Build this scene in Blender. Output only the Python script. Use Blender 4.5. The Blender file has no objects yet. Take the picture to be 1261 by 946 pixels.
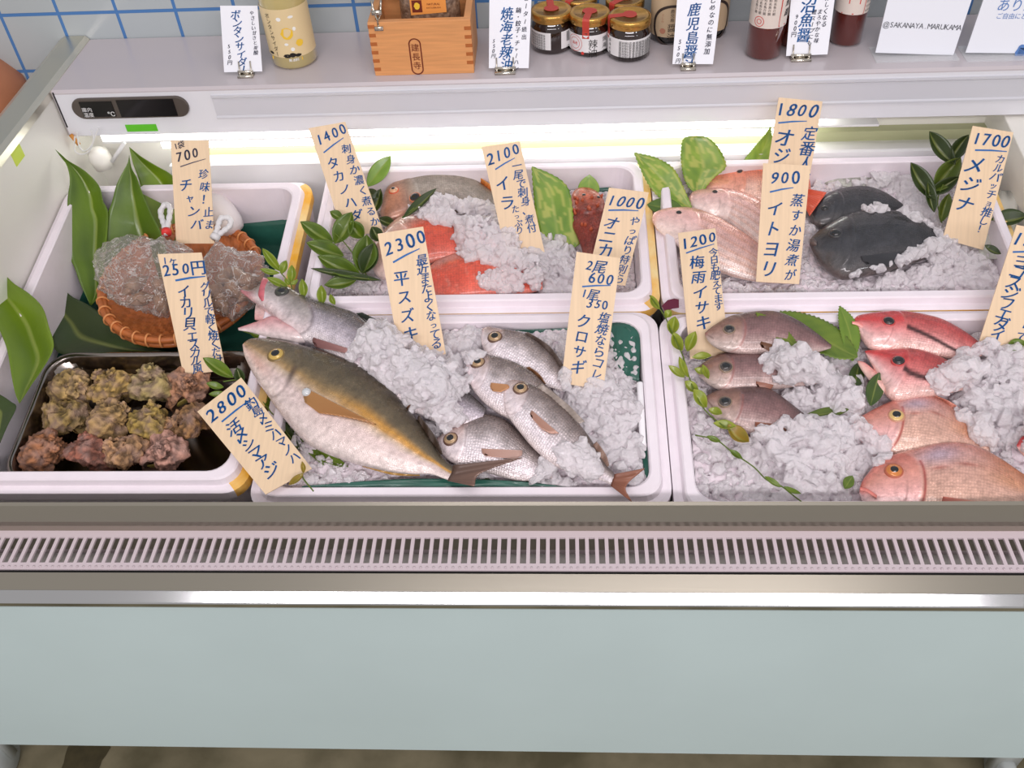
import bpy, math, random
import numpy as np
from mathutils import Vector, Matrix, noise
from mathutils.bvhtree import BVHTree
random.seed(7); RNG = np.random.default_rng(7)
SC = bpy.context.scene; COL = SC.collection

# ------------------------------------------------------------------ camera
F, CX, CY = 1158.0, 630.5, 473.0
ROT = np.array([[0.99849903, -0.00791925, -0.05419386], [0.03235676, -0.71305839, 0.7003576], [-0.04418969, -0.70105993, -0.71173187]])
CAM = np.array([0, 0, 1.5])
cd = bpy.data.cameras.new('camera'); cam = bpy.data.objects.new('camera', cd); COL.objects.link(cam)
cd.sensor_width = 36; cd.lens = F / 1261 * 36; cd.clip_start = .01
m3 = np.stack([ROT @ [1, 0, 0], ROT @ [0, -1, 0], ROT @ [0, 0, -1]], 1)
cam.matrix_world = Matrix([[*m3[0], CAM[0]], [*m3[1], CAM[1]], [*m3[2], CAM[2]], [0, 0, 0, 1]])
SC.camera = cam
# ------------------------------------------------------------------ light, world, exposure
W = bpy.data.worlds.new('world'); SC.world = W; W.use_nodes = True
W.node_tree.nodes['Background'].inputs[0].default_value = (1, .955, .97, 1)
W.node_tree.nodes['Background'].inputs[1].default_value = .58
SC.view_settings.view_transform = 'Standard'; SC.view_settings.look = 'None'
SC.view_settings.gamma = 1; SC.view_settings.use_curve_mapping = False
SC.view_settings.exposure = 0.0
def area(name, loc, target, sx, sy, power, col):
    l = bpy.data.lights.new(name, 'AREA'); l.shape = 'RECTANGLE'; l.size = sx; l.size_y = sy; l.energy = power; l.color = col
    o = bpy.data.objects.new(name, l); COL.objects.link(o); o.location = loc
    o.rotation_euler = (Vector(target) - Vector(loc)).to_track_quat('-Z', 'Y').to_euler(); return o
area('ceiling_light', (.05, -1.72, 2.6), (.05, .5, .55), 3.1, .30, 58, (1, .94, .97))
area('ceiling_light', (.2, .45, 2.75), (.1, 1.0, .6), 1.6, .3, 8, (1, .92, .95))
area('ceiling_light', (2.6, -1.5, 2.6), (.3, .8, .5), .35, .3, 8, (.97, .98, 1))

# ------------------------------------------------------------------ projection helpers
C8, S8 = math.cos(math.radians(8)), math.sin(math.radians(8))
O8 = np.array([0, .683, .600]); U8 = np.array([1., 0, 0]); V8 = np.array([0, C8, S8]); N8 = np.array([0, -S8, C8])
def ray(px, py): return ROT @ np.array([px - CX, py - CY, F])
def hit(px, py, p0, n):
    d = ray(px, py); return CAM + d * (np.dot(n, np.asarray(p0) - CAM) / np.dot(n, d))
def BP(px, py, w=0.0): return hit(px, py, O8 + N8 * w, N8)          # a spot at height w over the tilted plane of the box rims
def UV8(p): q = np.asarray(p) - O8; return float(q @ U8), float(q @ V8)
def L8(u, v, w): return O8 + U8 * u + V8 * v + N8 * w
def UP(px, py, base, tilt): t = math.radians(tilt); return hit(px, py, base, np.array([0, -math.sin(t), math.cos(t)]))
def onZ(px, py, z): return hit(px, py, (0, 0, z), np.array([0, 0, 1.]))
def onY(px, py, y): return hit(px, py, (0, y, 0), np.array([0, 1., 0]))
def proj(P):
    c = (np.asarray(P) - CAM) @ ROT; return np.stack([CX + F * c[..., 0] / c[..., 2], CY + F * c[..., 1] / c[..., 2]], -1)
def depth(p): return float(((np.asarray(p) - CAM) @ ROT)[2])

# ------------------------------------------------------------------ materials
def c(r, g, b): return tuple(((x / 255) / 12.92 if x / 255 <= .04045 else ((x / 255 + .055) / 1.055) ** 2.4) for x in (r, g, b)) + (1,)
def lin(r, g, b): return np.array(c(r, g, b)[:3])
MATS = {}
def setp(p, **k):
    for a, v in k.items(): p.inputs[a.replace('_', ' ')].default_value = v
def mat(name, rgb, rough=.5, metal=0, noise_amt=0, noise_scale=30, bump=0, bump_scale=80, coat=0, trans=0, ior=1.45, emit=0, sss=0, second=None, stretch=None):
    if name in MATS: return MATS[name]
    m = bpy.data.materials.new(name); m.use_nodes = True; MATS[name] = m
    nt = m.node_tree; p = nt.nodes['Principled BSDF']; L = nt.links
    base = c(*rgb); setp(p, Base_Color=base, Roughness=rough, Metallic=metal, Coat_Weight=coat, Transmission_Weight=trans, IOR=ior)
    if sss: setp(p, Subsurface_Weight=sss); p.inputs['Subsurface Radius'].default_value = (.01, .01, .01)
    if emit: p.inputs['Emission Color'].default_value = base; p.inputs['Emission Strength'].default_value = emit
    tc = nt.nodes.new('ShaderNodeTexCoord'); mp = nt.nodes.new('ShaderNodeMapping'); L.new(tc.outputs['Object'], mp.inputs[0])
    if stretch: mp.inputs['Scale'].default_value = stretch
    if noise_amt:
        n = nt.nodes.new('ShaderNodeTexNoise'); n.inputs['Scale'].default_value = noise_scale; n.inputs['Detail'].default_value = 5
        L.new(mp.outputs[0], n.inputs['Vector'])
        mx = nt.nodes.new('ShaderNodeMix'); mx.data_type = 'RGBA'
        sec = c(*second) if second else tuple(max(0, x * (1 - noise_amt)) for x in base[:3]) + (1,)
        mx.inputs['A'].default_value = base; mx.inputs['B'].default_value = sec
        rp = nt.nodes.new('ShaderNodeValToRGB'); rp.color_ramp.elements[0].position = .35; rp.color_ramp.elements[1].position = .68
        L.new(n.outputs['Fac'], rp.inputs[0]); L.new(rp.outputs[0], mx.inputs['Factor']); L.new(mx.outputs['Result'], p.inputs['Base Color'])
    if bump:
        n2 = nt.nodes.new('ShaderNodeTexNoise'); n2.inputs['Scale'].default_value = bump_scale; n2.inputs['Detail'].default_value = 4
        L.new(mp.outputs[0], n2.inputs['Vector']); b = nt.nodes.new('ShaderNodeBump'); b.inputs['Strength'].default_value = bump; b.inputs['Distance'].default_value = .002
        L.new(n2.outputs['Fac'], b.inputs['Height']); L.new(b.outputs[0], p.inputs['Normal'])
    return m
def vmat(name, rough=.4, metal=0, scale=0, bump=.3, coat=0, spark=0, alpha_mask=True, sss=0, nb=0, nbs=200):
    """colour from the mesh's own colour attribute; optional scales laid out in the mesh's metric UV"""
    if name in MATS: return MATS[name]
    m = bpy.data.materials.new(name); m.use_nodes = True; MATS[name] = m
    nt = m.node_tree; p = nt.nodes['Principled BSDF']; L = nt.links
    setp(p, Roughness=rough, Metallic=metal, Coat_Weight=coat, Coat_Roughness=.08)
    if sss: setp(p, Subsurface_Weight=sss); p.inputs['Subsurface Radius'].default_value = (.006, .004, .003)
    a = nt.nodes.new('ShaderNodeVertexColor'); a.layer_name = 'Col'
    out = a.outputs['Color']
    if scale:
        tc = nt.nodes.new('ShaderNodeTexCoord'); mp = nt.nodes.new('ShaderNodeMapping'); L.new(tc.outputs['UV'], mp.inputs[0])
        mp.inputs['Scale'].default_value = (1.25 / scale, 1.5 / scale, 1)
        v = nt.nodes.new('ShaderNodeTexVoronoi'); v.inputs['Scale'].default_value = 1; v.inputs['Randomness'].default_value = .35
        L.new(mp.outputs[0], v.inputs['Vector'])
        mr = nt.nodes.new('ShaderNodeMapRange'); mr.inputs[1].default_value = .25; mr.inputs[2].default_value = .75; mr.inputs[3].default_value = 0; mr.inputs[4].default_value = .34
        L.new(v.outputs['Distance'], mr.inputs[0])
        mu = nt.nodes.new('ShaderNodeMath'); mu.operation = 'MULTIPLY'; L.new(mr.outputs[0], mu.inputs[0]); L.new(a.outputs['Alpha'], mu.inputs[1])
        mx = nt.nodes.new('ShaderNodeMix'); mx.data_type = 'RGBA'; mx.blend_type = 'MULTIPLY'; mx.inputs['B'].default_value = (.35, .33, .33, 1)
        L.new(mu.outputs[0], mx.inputs['Factor']); L.new(out, mx.inputs['A']); out = mx.outputs['Result']
        n4 = nt.nodes.new('ShaderNodeTexNoise'); n4.inputs['Scale'].default_value = 110; n4.inputs['Detail'].default_value = 6; n4.inputs['Roughness'].default_value = .7; L.new(tc.outputs['Object'], n4.inputs['Vector'])
        r4 = nt.nodes.new('ShaderNodeMapRange'); r4.inputs[1].default_value = .3; r4.inputs[2].default_value = .7; r4.inputs[3].default_value = .76; r4.inputs[4].default_value = 1.32; L.new(n4.outputs['Fac'], r4.inputs[0])
        m4 = nt.nodes.new('ShaderNodeMix'); m4.data_type = 'RGBA'; m4.blend_type = 'MULTIPLY'; m4.inputs['Factor'].default_value = 1; L.new(out, m4.inputs['A']); L.new(r4.outputs[0], m4.inputs['B']); out = m4.outputs['Result']
        r5 = nt.nodes.new('ShaderNodeMapRange'); r5.inputs[1].default_value = .3; r5.inputs[2].default_value = .7; r5.inputs[3].default_value = rough + .14; r5.inputs[4].default_value = max(.1, rough - .1); L.new(n4.outputs['Fac'], r5.inputs[0]); L.new(r5.outputs[0], p.inputs['Roughness'])
        bp = nt.nodes.new('ShaderNodeBump'); bp.inputs['Strength'].default_value = bump * 1.5; bp.inputs['Distance'].default_value = .0014; bp.invert = True
        m2 = nt.nodes.new('ShaderNodeMath'); m2.operation = 'MULTIPLY'; L.new(v.outputs['Distance'], m2.inputs[0]); L.new(a.outputs['Alpha'], m2.inputs[1])
        n3 = nt.nodes.new('ShaderNodeTexNoise'); n3.inputs['Scale'].default_value = 260; n3.inputs['Detail'].default_value = 3; L.new(tc.outputs['Object'], n3.inputs['Vector'])
        ad = nt.nodes.new('ShaderNodeMath'); ad.operation = 'MULTIPLY_ADD'; ad.inputs[1].default_value = .9; L.new(n3.outputs['Fac'], ad.inputs[0]); L.new(m2.outputs[0], ad.inputs[2])
        L.new(ad.outputs[0], bp.inputs['Height']); L.new(bp.outputs[0], p.inputs['Normal'])
    elif nb:
        tc = nt.nodes.new('ShaderNodeTexCoord'); n3 = nt.nodes.new('ShaderNodeTexNoise'); n3.inputs['Scale'].default_value = nbs; n3.inputs['Detail'].default_value = 4
        L.new(tc.outputs['Object'], n3.inputs['Vector']); bp = nt.nodes.new('ShaderNodeBump'); bp.inputs['Strength'].default_value = nb; bp.inputs['Distance'].default_value = .002
        L.new(n3.outputs['Fac'], bp.inputs['Height']); L.new(bp.outputs[0], p.inputs['Normal'])
    L.new(out, p.inputs['Base Color'])
    return m

# ------------------------------------------------------------------ mesh helpers
LOC = {}
def tag(o, label=None, cat=None, group=None, kind=None):
    if label: o['label'] = label
    if cat: o['category'] = cat
    if group: o['group'] = group
    if kind: o['kind'] = kind
    return o
def thing(name, label, cat, loc, group=None):
    o = bpy.data.objects.new(name, None); COL.objects.link(o); o.empty_display_size = .02
    o.location = tuple(loc); LOC[o.name] = np.array(loc, float); return tag(o, label, cat, group)
def mk(name, V, Fc, mats, parent=None, smooth=True, fm=None, cols=None, uvs=None, bevel=0, solid=0, sub=0, label=None):
    V = np.asarray(V, float).reshape(-1, 3)
    if parent is not None: base = LOC[parent.name]
    else:
        base = (V.min(0) + V.max(0)) / 2; base[2] = V[:, 2].min()
    me = bpy.data.meshes.new(name); Vl = (V - base)
    if isinstance(Fc, np.ndarray) and Fc.ndim == 2:
        k = Fc.shape[1]; n = len(Fc)
        me.vertices.add(len(Vl)); me.vertices.foreach_set('co', Vl.ravel().astype(np.float32))
        me.loops.add(n * k); me.loops.foreach_set('vertex_index', Fc.ravel().astype(np.int32))
        me.polygons.add(n); me.polygons.foreach_set('loop_start', (np.arange(n) * k).astype(np.int32)); me.polygons.foreach_set('loop_total', np.full(n, k, np.int32))
        me.update(calc_edges=True)
    else: me.from_pydata(Vl.tolist(), [], [list(map(int, f)) for f in Fc]); me.update()
    for m in (mats if isinstance(mats, (list, tuple)) else [mats]): me.materials.append(m)
    if fm is not None: me.polygons.foreach_set('material_index', np.asarray(fm, np.int32))
    me.polygons.foreach_set('use_smooth', np.full(len(me.polygons), bool(smooth)))
    if cols is not None:
        ca = me.color_attributes.new('Col', 'FLOAT_COLOR', 'POINT'); cc = np.ones((len(V), 4), np.float32); cols = np.asarray(cols); cc[:, :cols.shape[1]] = cols
        ca.data.foreach_set('color', cc.ravel())
    if uvs is not None:
        ul = me.uv_layers.new(name='UV'); li = np.zeros(len(me.loops), np.int32); me.loops.foreach_get('vertex_index', li)
        ul.data.foreach_set('uv', np.asarray(uvs, np.float32)[li].ravel())
    me.validate()
    o = bpy.data.objects.new(name, me); COL.objects.link(o)
    if parent is not None: o.parent = parent; LOC[o.name] = base
    else: o.location = tuple(base); LOC[o.name] = base
    if bevel: b = o.modifiers.new('bevel', 'BEVEL'); b.width = bevel; b.segments = 2; b.limit_method = 'ANGLE'
    if solid: s = o.modifiers.new('solid', 'SOLIDIFY'); s.thickness = solid; s.offset = 0
    if sub: s = o.modifiers.new('sub', 'SUBSURF'); s.levels = sub; s.render_levels = sub
    if label: o['label'] = label
    return o
class MB:
    def __init__(s): s.V = []; s.F = []; s.M = []; s.n = 0
    def add(s, V, Fc, m=0):
        V = np.asarray(V, float).reshape(-1, 3); s.V.append(V); s.F += [[i + s.n for i in f] for f in Fc]; s.M += [m] * len(Fc); s.n += len(V); return s
    def box(s, x0, x1, y0, y1, z0, z1, m=0):
        return s.add([(x, y, z) for z in (z0, z1) for y in (y0, y1) for x in (x0, x1)], [(0, 2, 3, 1), (4, 5, 7, 6), (0, 1, 5, 4), (2, 6, 7, 3), (0, 4, 6, 2), (1, 3, 7, 5)], m)
    def prism(s, prof, x0, x1, m=0):            # (y,z) outline swept along x
        n = len(prof); V = [(x0, y, z) for y, z in prof] + [(x1, y, z) for y, z in prof]
        return s.add(V, [[i, (i + 1) % n, (i + 1) % n + n, i + n] for i in range(n)] + [list(range(n))[::-1], [i + n for i in range(n)]], m)
    def tube(s, P, r, k=8, m=0, closed=False):
        P = np.asarray(P, float); n = len(P); R = np.full(n, r) if np.isscalar(r) else np.asarray(r, float); V = []
        ref = None
        for i in range(n):
            t = P[(i + 1) % n if closed else min(i + 1, n - 1)] - P[(i - 1) % n if closed else max(i - 1, 0)]; t = t / (np.linalg.norm(t) + 1e-12)
            if ref is None: ref = np.cross(t, [0, 0, 1]) if abs(t[2]) < .9 else np.cross(t, [1, 0, 0])
            a = ref - t * (ref @ t); a /= np.linalg.norm(a) + 1e-12; ref = a; b = np.cross(t, a)
            for j in range(k): q = 2 * math.pi * j / k; V.append(P[i] + R[i] * (a * math.cos(q) + b * math.sin(q)))
        Fc = [[i * k + j, i * k + (j + 1) % k, ((i + 1) % n) * k + (j + 1) % k, ((i + 1) % n) * k + j] for i in range(n if closed else n - 1) for j in range(k)]
        if not closed: Fc += [list(range(k))[::-1], [(n - 1) * k + j for j in range(k)]]
        return s.add(V, Fc, m)
    def lathe(s, prof, ctr, axis=(0, 0, 1), k=32, m=0):
        z = np.array(axis, float); z /= np.linalg.norm(z); a = np.cross(z, [0, 1, 0]); a = a / np.linalg.norm(a); b = np.cross(z, a); V = []
        for r, h in prof:
            for j in range(k): q = 2 * math.pi * j / k; V.append(np.asarray(ctr) + z * h + r * (a * math.cos(q) + b * math.sin(q)))
        n = len(prof); Fc = [[i * k + j, i * k + (j + 1) % k, (i + 1) * k + (j + 1) % k, (i + 1) * k + j] for i in range(n - 1) for j in range(k)]
        Fc += [list(range(k))[::-1], [(n - 1) * k + j for j in range(k)]]
        return s.add(V, Fc, m)
    def build(s, name, mats, parent=None, **k): return mk(name, np.concatenate(s.V), s.F, mats, parent, fm=s.M, **k)
def catmull(P, n):
    P = np.asarray(P, float)
    if len(P) == 2: return P[0] + (P[1] - P[0]) * np.linspace(0, 1, n)[:, None]
    Q = np.vstack([2 * P[0] - P[1], P, 2 * P[-1] - P[-2]]); out = []
    for i in range(1, len(Q) - 2):
        t = np.linspace(0, 1, 16, endpoint=False)[:, None]; p0, p1, p2, p3 = Q[i - 1:i + 3]
        out.append(.5 * ((2 * p1) + (-p0 + p2) * t + (2 * p0 - 5 * p1 + 4 * p2 - p3) * t ** 2 + (-p0 + 3 * p1 - 3 * p2 + p3) * t ** 3))
    D = np.vstack(out + [P[-1:]]); s = np.r_[0, np.cumsum(np.linalg.norm(np.diff(D, axis=0), axis=1))]; s /= s[-1]
    q = np.linspace(0, 1, n); return np.stack([np.interp(q, s, D[:, i]) for i in range(D.shape[1])], 1)
def grid_faces(n, m, wrap=False):
    i, j = np.meshgrid(np.arange(n - 1), np.arange(m if wrap else m - 1), indexing='ij'); i = i.ravel(); j = j.ravel(); j2 = (j + 1) % m
    return np.stack([i * m + j, i * m + j2, (i + 1) * m + j2, (i + 1) * m + j], 1)
def nz(x, y, z=0.0): return noise.noise(Vector((float(x), float(y), float(z))))
def fbm(X, Y, seed=0, oct=4):
    r = np.random.default_rng(seed); o = np.zeros_like(X, float); a = 1.; f = 1.
    for k in range(oct):
        for q in range(3):
            th = r.uniform(0, 6.28); ph = r.uniform(0, 6.28); o += a / 3 * np.sin(f * r.uniform(.7, 1.3) * (X * math.cos(th) + Y * math.sin(th)) * 6.28 + ph)
        a *= .55; f *= 2.1
    return o

# ------------------------------------------------------------------ lettering
_fc = bpy.data.curves.new('letters', 'FONT'); _fo = bpy.data.objects.new('letters', _fc); COL.objects.link(_fo); _fc.resolution_u = 3
GL = {}
def glyph(ch, off):
    if (ch, off) not in GL:
        _fc.body = ch; _fc.offset = off; dg = bpy.context.evaluated_depsgraph_get(); dg.update()
        m = bpy.data.meshes.new_from_object(_fo.evaluated_get(dg)); V = np.array([v.co[:2] for v in m.vertices]).reshape(-1, 2); Fs = [list(p.vertices) for p in m.polygons]
        bpy.data.meshes.remove(m); GL[(ch, off)] = (V, Fs)
    return GL[(ch, off)]
SMALL = 'ャュョッァィゥェォっゃゅょ'
def letters(mb, fr, items, m=0, ink=0.0, hand=True):
    """fr(x,y)->world for sheet coordinates (x across in widths, y down in widths)"""
    def put(ch, x, y, h, rot=0):
        if ch == ' ': return
        V, Fs = glyph(ch, ink)
        if len(V) == 0: return
        V = V.copy()
        if ch in '0123456789':
            cx = (V[:, 0].min() + V[:, 0].max()) / 2; V = (V - [cx, .34]) * 1.02; V[:, 0] *= .95
        elif ord(ch) < 128: V = V - [(V[:, 0].min() + V[:, 0].max()) / 2, .35]
        else: V = V - [.5, .38]
        if ch == 'ー': V = np.stack([V[:, 1], V[:, 0]], 1)
        if ch in SMALL: V = V * .72
        if hand: V[:, 0] += V[:, 1] * random.uniform(.05, .3); rot += random.uniform(-.09, .09); h *= random.uniform(.92, 1.08); x += random.uniform(-.01, .01)
        cr, sr = math.cos(rot), math.sin(rot); X = x + h * (V[:, 0] * cr - V[:, 1] * sr); Y = y - h * (V[:, 0] * sr + V[:, 1] * cr)
        for q in ((0, 0), (.022, .006), (-.018, .012)) if hand else ((0, 0),): mb.add([fr(a + q[0] * h, b + q[1] * h) for a, b in zip(X, Y)], Fs, m)
    for it in items:
        if it[0] == 'h':
            _, s, x, y, h, rot = it; adv = [h * (1.0 if ch == '@' else .62 if ch in '0123456789@.ABCDEFGHIJKLMNOPQRSTUVWXYZ' else 1.0) for ch in s]; tot = sum(adv); a = -tot / 2
            for ch, w in zip(s, adv): t = a + w / 2; put(ch, x + t * math.cos(rot), y - t * math.sin(rot), h, rot); a += w
        elif it[0] == 'v':
            _, s, x, y0, y1, h = it; n = len(s)
            for i, ch in enumerate(s): put(ch, x, y0 + (y1 - y0) * (i + .5) / n, h)
        elif it[0] == 'V':                      # slanting column from (x0,y0) to (x1,y1)
            _, s, x0, y0, x1, y1, h = it; n = len(s)
            for i, ch in enumerate(s): t = (i + .5) / n; put(ch, x0 + (x1 - x0) * t, y0 + (y1 - y0) * t, h)
        elif it[0] == 'l':
            _, x0, y0, x1, y1, w = it; d = np.array([x1 - x0, y1 - y0]); d /= np.linalg.norm(d); nn = np.array([-d[1], d[0]]) * w / 2; a, b = np.array([x0, y0]), np.array([x1, y1]); md = (a + b) / 2 - nn * .6
            mb.add([fr(*q) for q in (a - nn, a + nn, md + nn, b + nn * .5, b - nn * .5, md - nn)], [[0, 1, 2, 5], [5, 2, 3, 4]], m)
        elif it[0] == 'o':                      # ring / stadium outline
            _, x, y, rx, ry, w = it; k = 40; V = []
            for i in range(k):
                q = 2 * math.pi * i / k; e = .45 if rx != ry else 1
                ca, sa = math.cos(q), math.sin(q)
                if rx < ry: ox, oy = rx * ca, (ry - rx) * (1 if sa > 0 else -1) * (abs(sa) > 1e-6) + rx * sa; ix, iy = (rx - w) * ca, (ry - rx) * (1 if sa > 0 else -1) * (abs(sa) > 1e-6) + (rx - w) * sa
                else: ox, oy, ix, iy = rx * ca, ry * sa, (rx - w) * ca, (ry - w) * sa
                V += [fr(x + ox, y + oy), fr(x + ix, y + iy)]
            mb.add(V, [[2 * i, 2 * ((i + 1) % k), 2 * ((i + 1) % k) + 1, 2 * i + 1] for i in range(k)], m)
        elif it[0] == 'b':                      # filled blob
            _, x, y, rx, ry = it; k = 14; mb.add([fr(x + rx * math.cos(6.283 * i / k) * (1 + .12 * math.sin(3 * i)), y + ry * math.sin(6.283 * i / k)) for i in range(k)], [list(range(k))], m)
        elif it[0] == 'r':
            _, x0, y0, x1, y1 = it; mb.add([fr(x0, y0), fr(x0, y1), fr(x1, y1), fr(x1, y0)], [[0, 1, 2, 3]], m)
    return mb

# ================================================================== SETTING
floor_m = mat('concrete', (142, 133, 106), .75, noise_amt=.45, noise_scale=9, second=(96, 90, 66), bump=.15)
tile_m = bpy.data.materials.new('wall_tile'); tile_m.use_nodes = True
def _tile():
    nt = tile_m.node_tree; p = nt.nodes['Principled BSDF']; L = nt.links; g = nt.nodes.new('ShaderNodeNewGeometry'); sp = nt.nodes.new('ShaderNodeSeparateXYZ'); L.new(g.outputs['Position'], sp.inputs[0])
    def line(out, off):
        a = nt.nodes.new('ShaderNodeMath'); a.operation = 'ADD'; a.inputs[1].default_value = off; L.new(out, a.inputs[0])
        f = nt.nodes.new('ShaderNodeMath'); f.operation = 'PINGPONG'; f.inputs[1].default_value = .0498; L.new(a.outputs[0], f.inputs[0])
        r = nt.nodes.new('ShaderNodeMath'); r.operation = 'LESS_THAN'; r.inputs[1].default_value = .0028; L.new(f.outputs[0], r.inputs[0]); return r.outputs[0]
    x = line(sp.outputs['X'], .836 + 9.96); z = line(sp.outputs['Z'], -.850 + 9.96)
    mx = nt.nodes.new('ShaderNodeMath'); mx.operation = 'MAXIMUM'; L.new(x, mx.inputs[0]); L.new(z, mx.inputs[1])
    mc = nt.nodes.new('ShaderNodeMix'); mc.data_type = 'RGBA'; mc.inputs['A'].default_value = c(176, 184, 186); mc.inputs['B'].default_value = c(74, 122, 178); L.new(mx.outputs[0], mc.inputs['Factor']); L.new(mc.outputs['Result'], p.inputs['Base Color'])
    mr = nt.nodes.new('ShaderNodeMath'); mr.operation = 'MULTIPLY_ADD'; mr.inputs[1].default_value = .6; mr.inputs[2].default_value = .18; L.new(mx.outputs[0], mr.inputs[0]); L.new(mr.outputs[0], p.inputs['Roughness'])
    b = nt.nodes.new('ShaderNodeBump'); b.invert = True; b.inputs['Distance'].default_value = .002; L.new(mx.outputs[0], b.inputs['Height']); L.new(b.outputs[0], p.inputs['Normal'])
_tile()
tag(MB().box(-3, 3, -2.5, 1.6, -.05, 0).build('floor', floor_m, smooth=False), kind='structure')
tag(MB().box(-3, 3, 1.515, 1.6, 0, 2.9).build('wall_back', tile_m, smooth=False), kind='structure')
st = onZ(105, 930, .001)
k = 26; V = [st] + [st + np.array([.035 * math.cos(6.283 * i / k) * (1 + .3 * nz(i * .7, 1)), .05 * math.sin(6.283 * i / k) * (1 + .3 * nz(i * .7, 5)), 0]) for i in range(k)]
tag(mk('floor_stain', V, [[0, 1 + i, 1 + (i + 1) % k] for i in range(k)], mat('stain', (78, 70, 45), .7, noise_amt=.3, noise_scale=60)), 'dark brown stain on the concrete floor below the case', 'stain')

# ================================================================== DISPLAY CASE
white_m = mat('white_enamel', (226, 226, 226), .35)
cream_m = mat('white_inner', (232, 230, 222), .4)
panel_m = mat('panel_enamel', (196, 215, 216), .4, noise_amt=.04, noise_scale=5)
steel_m = mat('brushed_steel', (166, 161, 148), .30, 1, bump=.02, bump_scale=500, stretch=(.02, 1, 1))
steel2_m = mat('polished_steel', (190, 192, 192), .12, 1)
grille_m = mat('grille_paint', (204, 190, 194), .4)
dark_m = mat('dark_gap', (18, 17, 16), .8)
duct_m = mat('duct_metal', (214, 212, 208), .5)
case = thing('refrigerated_display_case', 'white open refrigerated fish display case with stainless bumper rail and shelf', 'display case', (0, .9, .1))
X0, X1 = -1.02, .78
XL, XR = -.80, .685
zpb = onY(630, 926, .580)[2]
MB().box(X0, X1, .580, .60, zpb, .57).build('front_panel', panel_m, case, bevel=.002, smooth=False)
MB().box(X0 + .04, X1 - .04, .62, 1.50, zpb + .01, zpb + .05).build('base_tray', dark_m, case, smooth=False)
MB().prism([(.578, .562), (.562, .566), (.5605, .570), (.5608, .5755), (.562, .577), (.5718, .5852), (.592, .5905), (.594, .560)], X0, X1).build('bumper_rail', steel2_m, case, smooth=False)
MB().prism([(.5725, .5860), (.5925, .5912), (.5925, .5900), (.5725, .5850)], X0, X1).build('bumper_top', steel_m, case, smooth=False)
MB().prism([(.592, .586), (.600, .586), (.600, .520), (.592, .520)], X0, X1).build('seal_gap', dark_m, case, smooth=False)
g = MB(); gz0, gz1 = .585, .588
g.box(X0, X1, .599, .6085, gz0, gz1); g.box(X0, X1, .6445, .655, gz0, gz1)
x = X0
while x < X1: g.box(x, x + .0042, .6085, .6445, gz0, gz1); x += .01135
g.build('air_grille', grille_m, case, smooth=False, label='white slotted air intake grille')
g = MB()
x = X0
while x < X1: g.lathe([(.0014, 0), (.0014, .001)], (x, .6025, .588), k=6); x += .0075
g.build('grille_edge_beads', grille_m, case)
MB().box(X0, X1, .600, .655, .535, .54).box(X0, X1, .600, .602, .535, .585).build('grille_duct', duct_m, case, smooth=False)
MB().prism([(.656, .548), (.654, .549), (.654, .598), (.6555, .604), (.664, .624), (.668, .626), (.668, .620), (.660, .602), (.658, .548)], X0, X1).build('inner_rail', steel_m, case, smooth=False)
MB().box(X0, X1, .6545, .6585, .54, .60).build('inner_rail_backing', grille_m, case, smooth=False)
d0 = L8(0, -.012, -.16); d1 = L8(0, .68, -.16)
MB().prism([(d0[1], d0[2]), (d1[1], d1[2]), (d1[1], d1[2] - .02), (d0[1], d0[2] - .02)], XL, XR).build('deck', cream_m, case, smooth=False)
# end walls and their stainless caps
for nm, xa, xb in (('left', XL - .035, XL), ('right', XR, XR + .035)):
    MB().prism([(.66, .45), (.66, .632), (.86, .800), (1.512, .800), (1.512, .2), (.62, .2)] if nm == 'left' else [(.66, .45), (.66, .60), (1.0, .68), (1.34, .722), (1.512, .722), (1.512, .2), (.62, .2)], xa, xb).build('end_wall', cream_m, case, smooth=False, bevel=.002)
    if nm == 'right': continue
    s = -1 if nm == 'left' else 1
    xi = XL if nm == 'left' else XR
    P = [(.60, .585), (.66, .640), (.86, .806), (1.513, .806)] if nm == 'left' else [(.60, .585), (.66, .606), (1.0, .686), (1.33, .728)]
    V = []; prof = [(0, -.012), (0, .0), (.006, .006), (.040, .006), (.052, .0), (.052, -.020), (.040, -.022), (.040, -.012)]
    for (y, z) in P:
        for (a, b) in prof: V.append((xi + s * (a - .002), y, z + b))
    n = len(prof); Fc = [[i * n + j, i * n + (j + 1) % n, (i + 1) * n + (j + 1) % n, (i + 1) * n + j] for i in range(len(P) - 1) for j in range(n)] + [list(range(n)), [(len(P) - 1) * n + j for j in range(n)][::-1]]
    mk('end_cap_rail', V, Fc, mat('cap_steel', (222, 217, 202), .36, 1, bump=.02, bump_scale=300, stretch=(1, .02, 1)), case, smooth=False)
    if nm == 'left':
        a = onZ(8, 187, .79); MB().box(XL, XL + .0008, a[1] - .012, a[1] + .018, .772, .797).build('yellow_green_tape', mat('tape_yellow', (206, 226, 70), .5), case, smooth=False, label='yellow-green tape below the left stainless rail')
# back of the well
def zr(row, y): return float(onY(600, row, y)[2])
bw = MB(); bw.box(XL, XR, 1.395, 1.41, .40, .735); bw.build('back_wall', cream_m, case, smooth=False)
bw = MB(); bw.prism([(1.312, .50), (1.312, zr(197, 1.312)), (1.318, zr(197, 1.312) + .001), (1.375, zr(184, 1.375)), (1.395, zr(184, 1.375)), (1.395, .5)], XL + .16, XR); bw.build('back_duct', white_m, case, smooth=False, label='white ledge behind the rear boxes')
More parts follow.
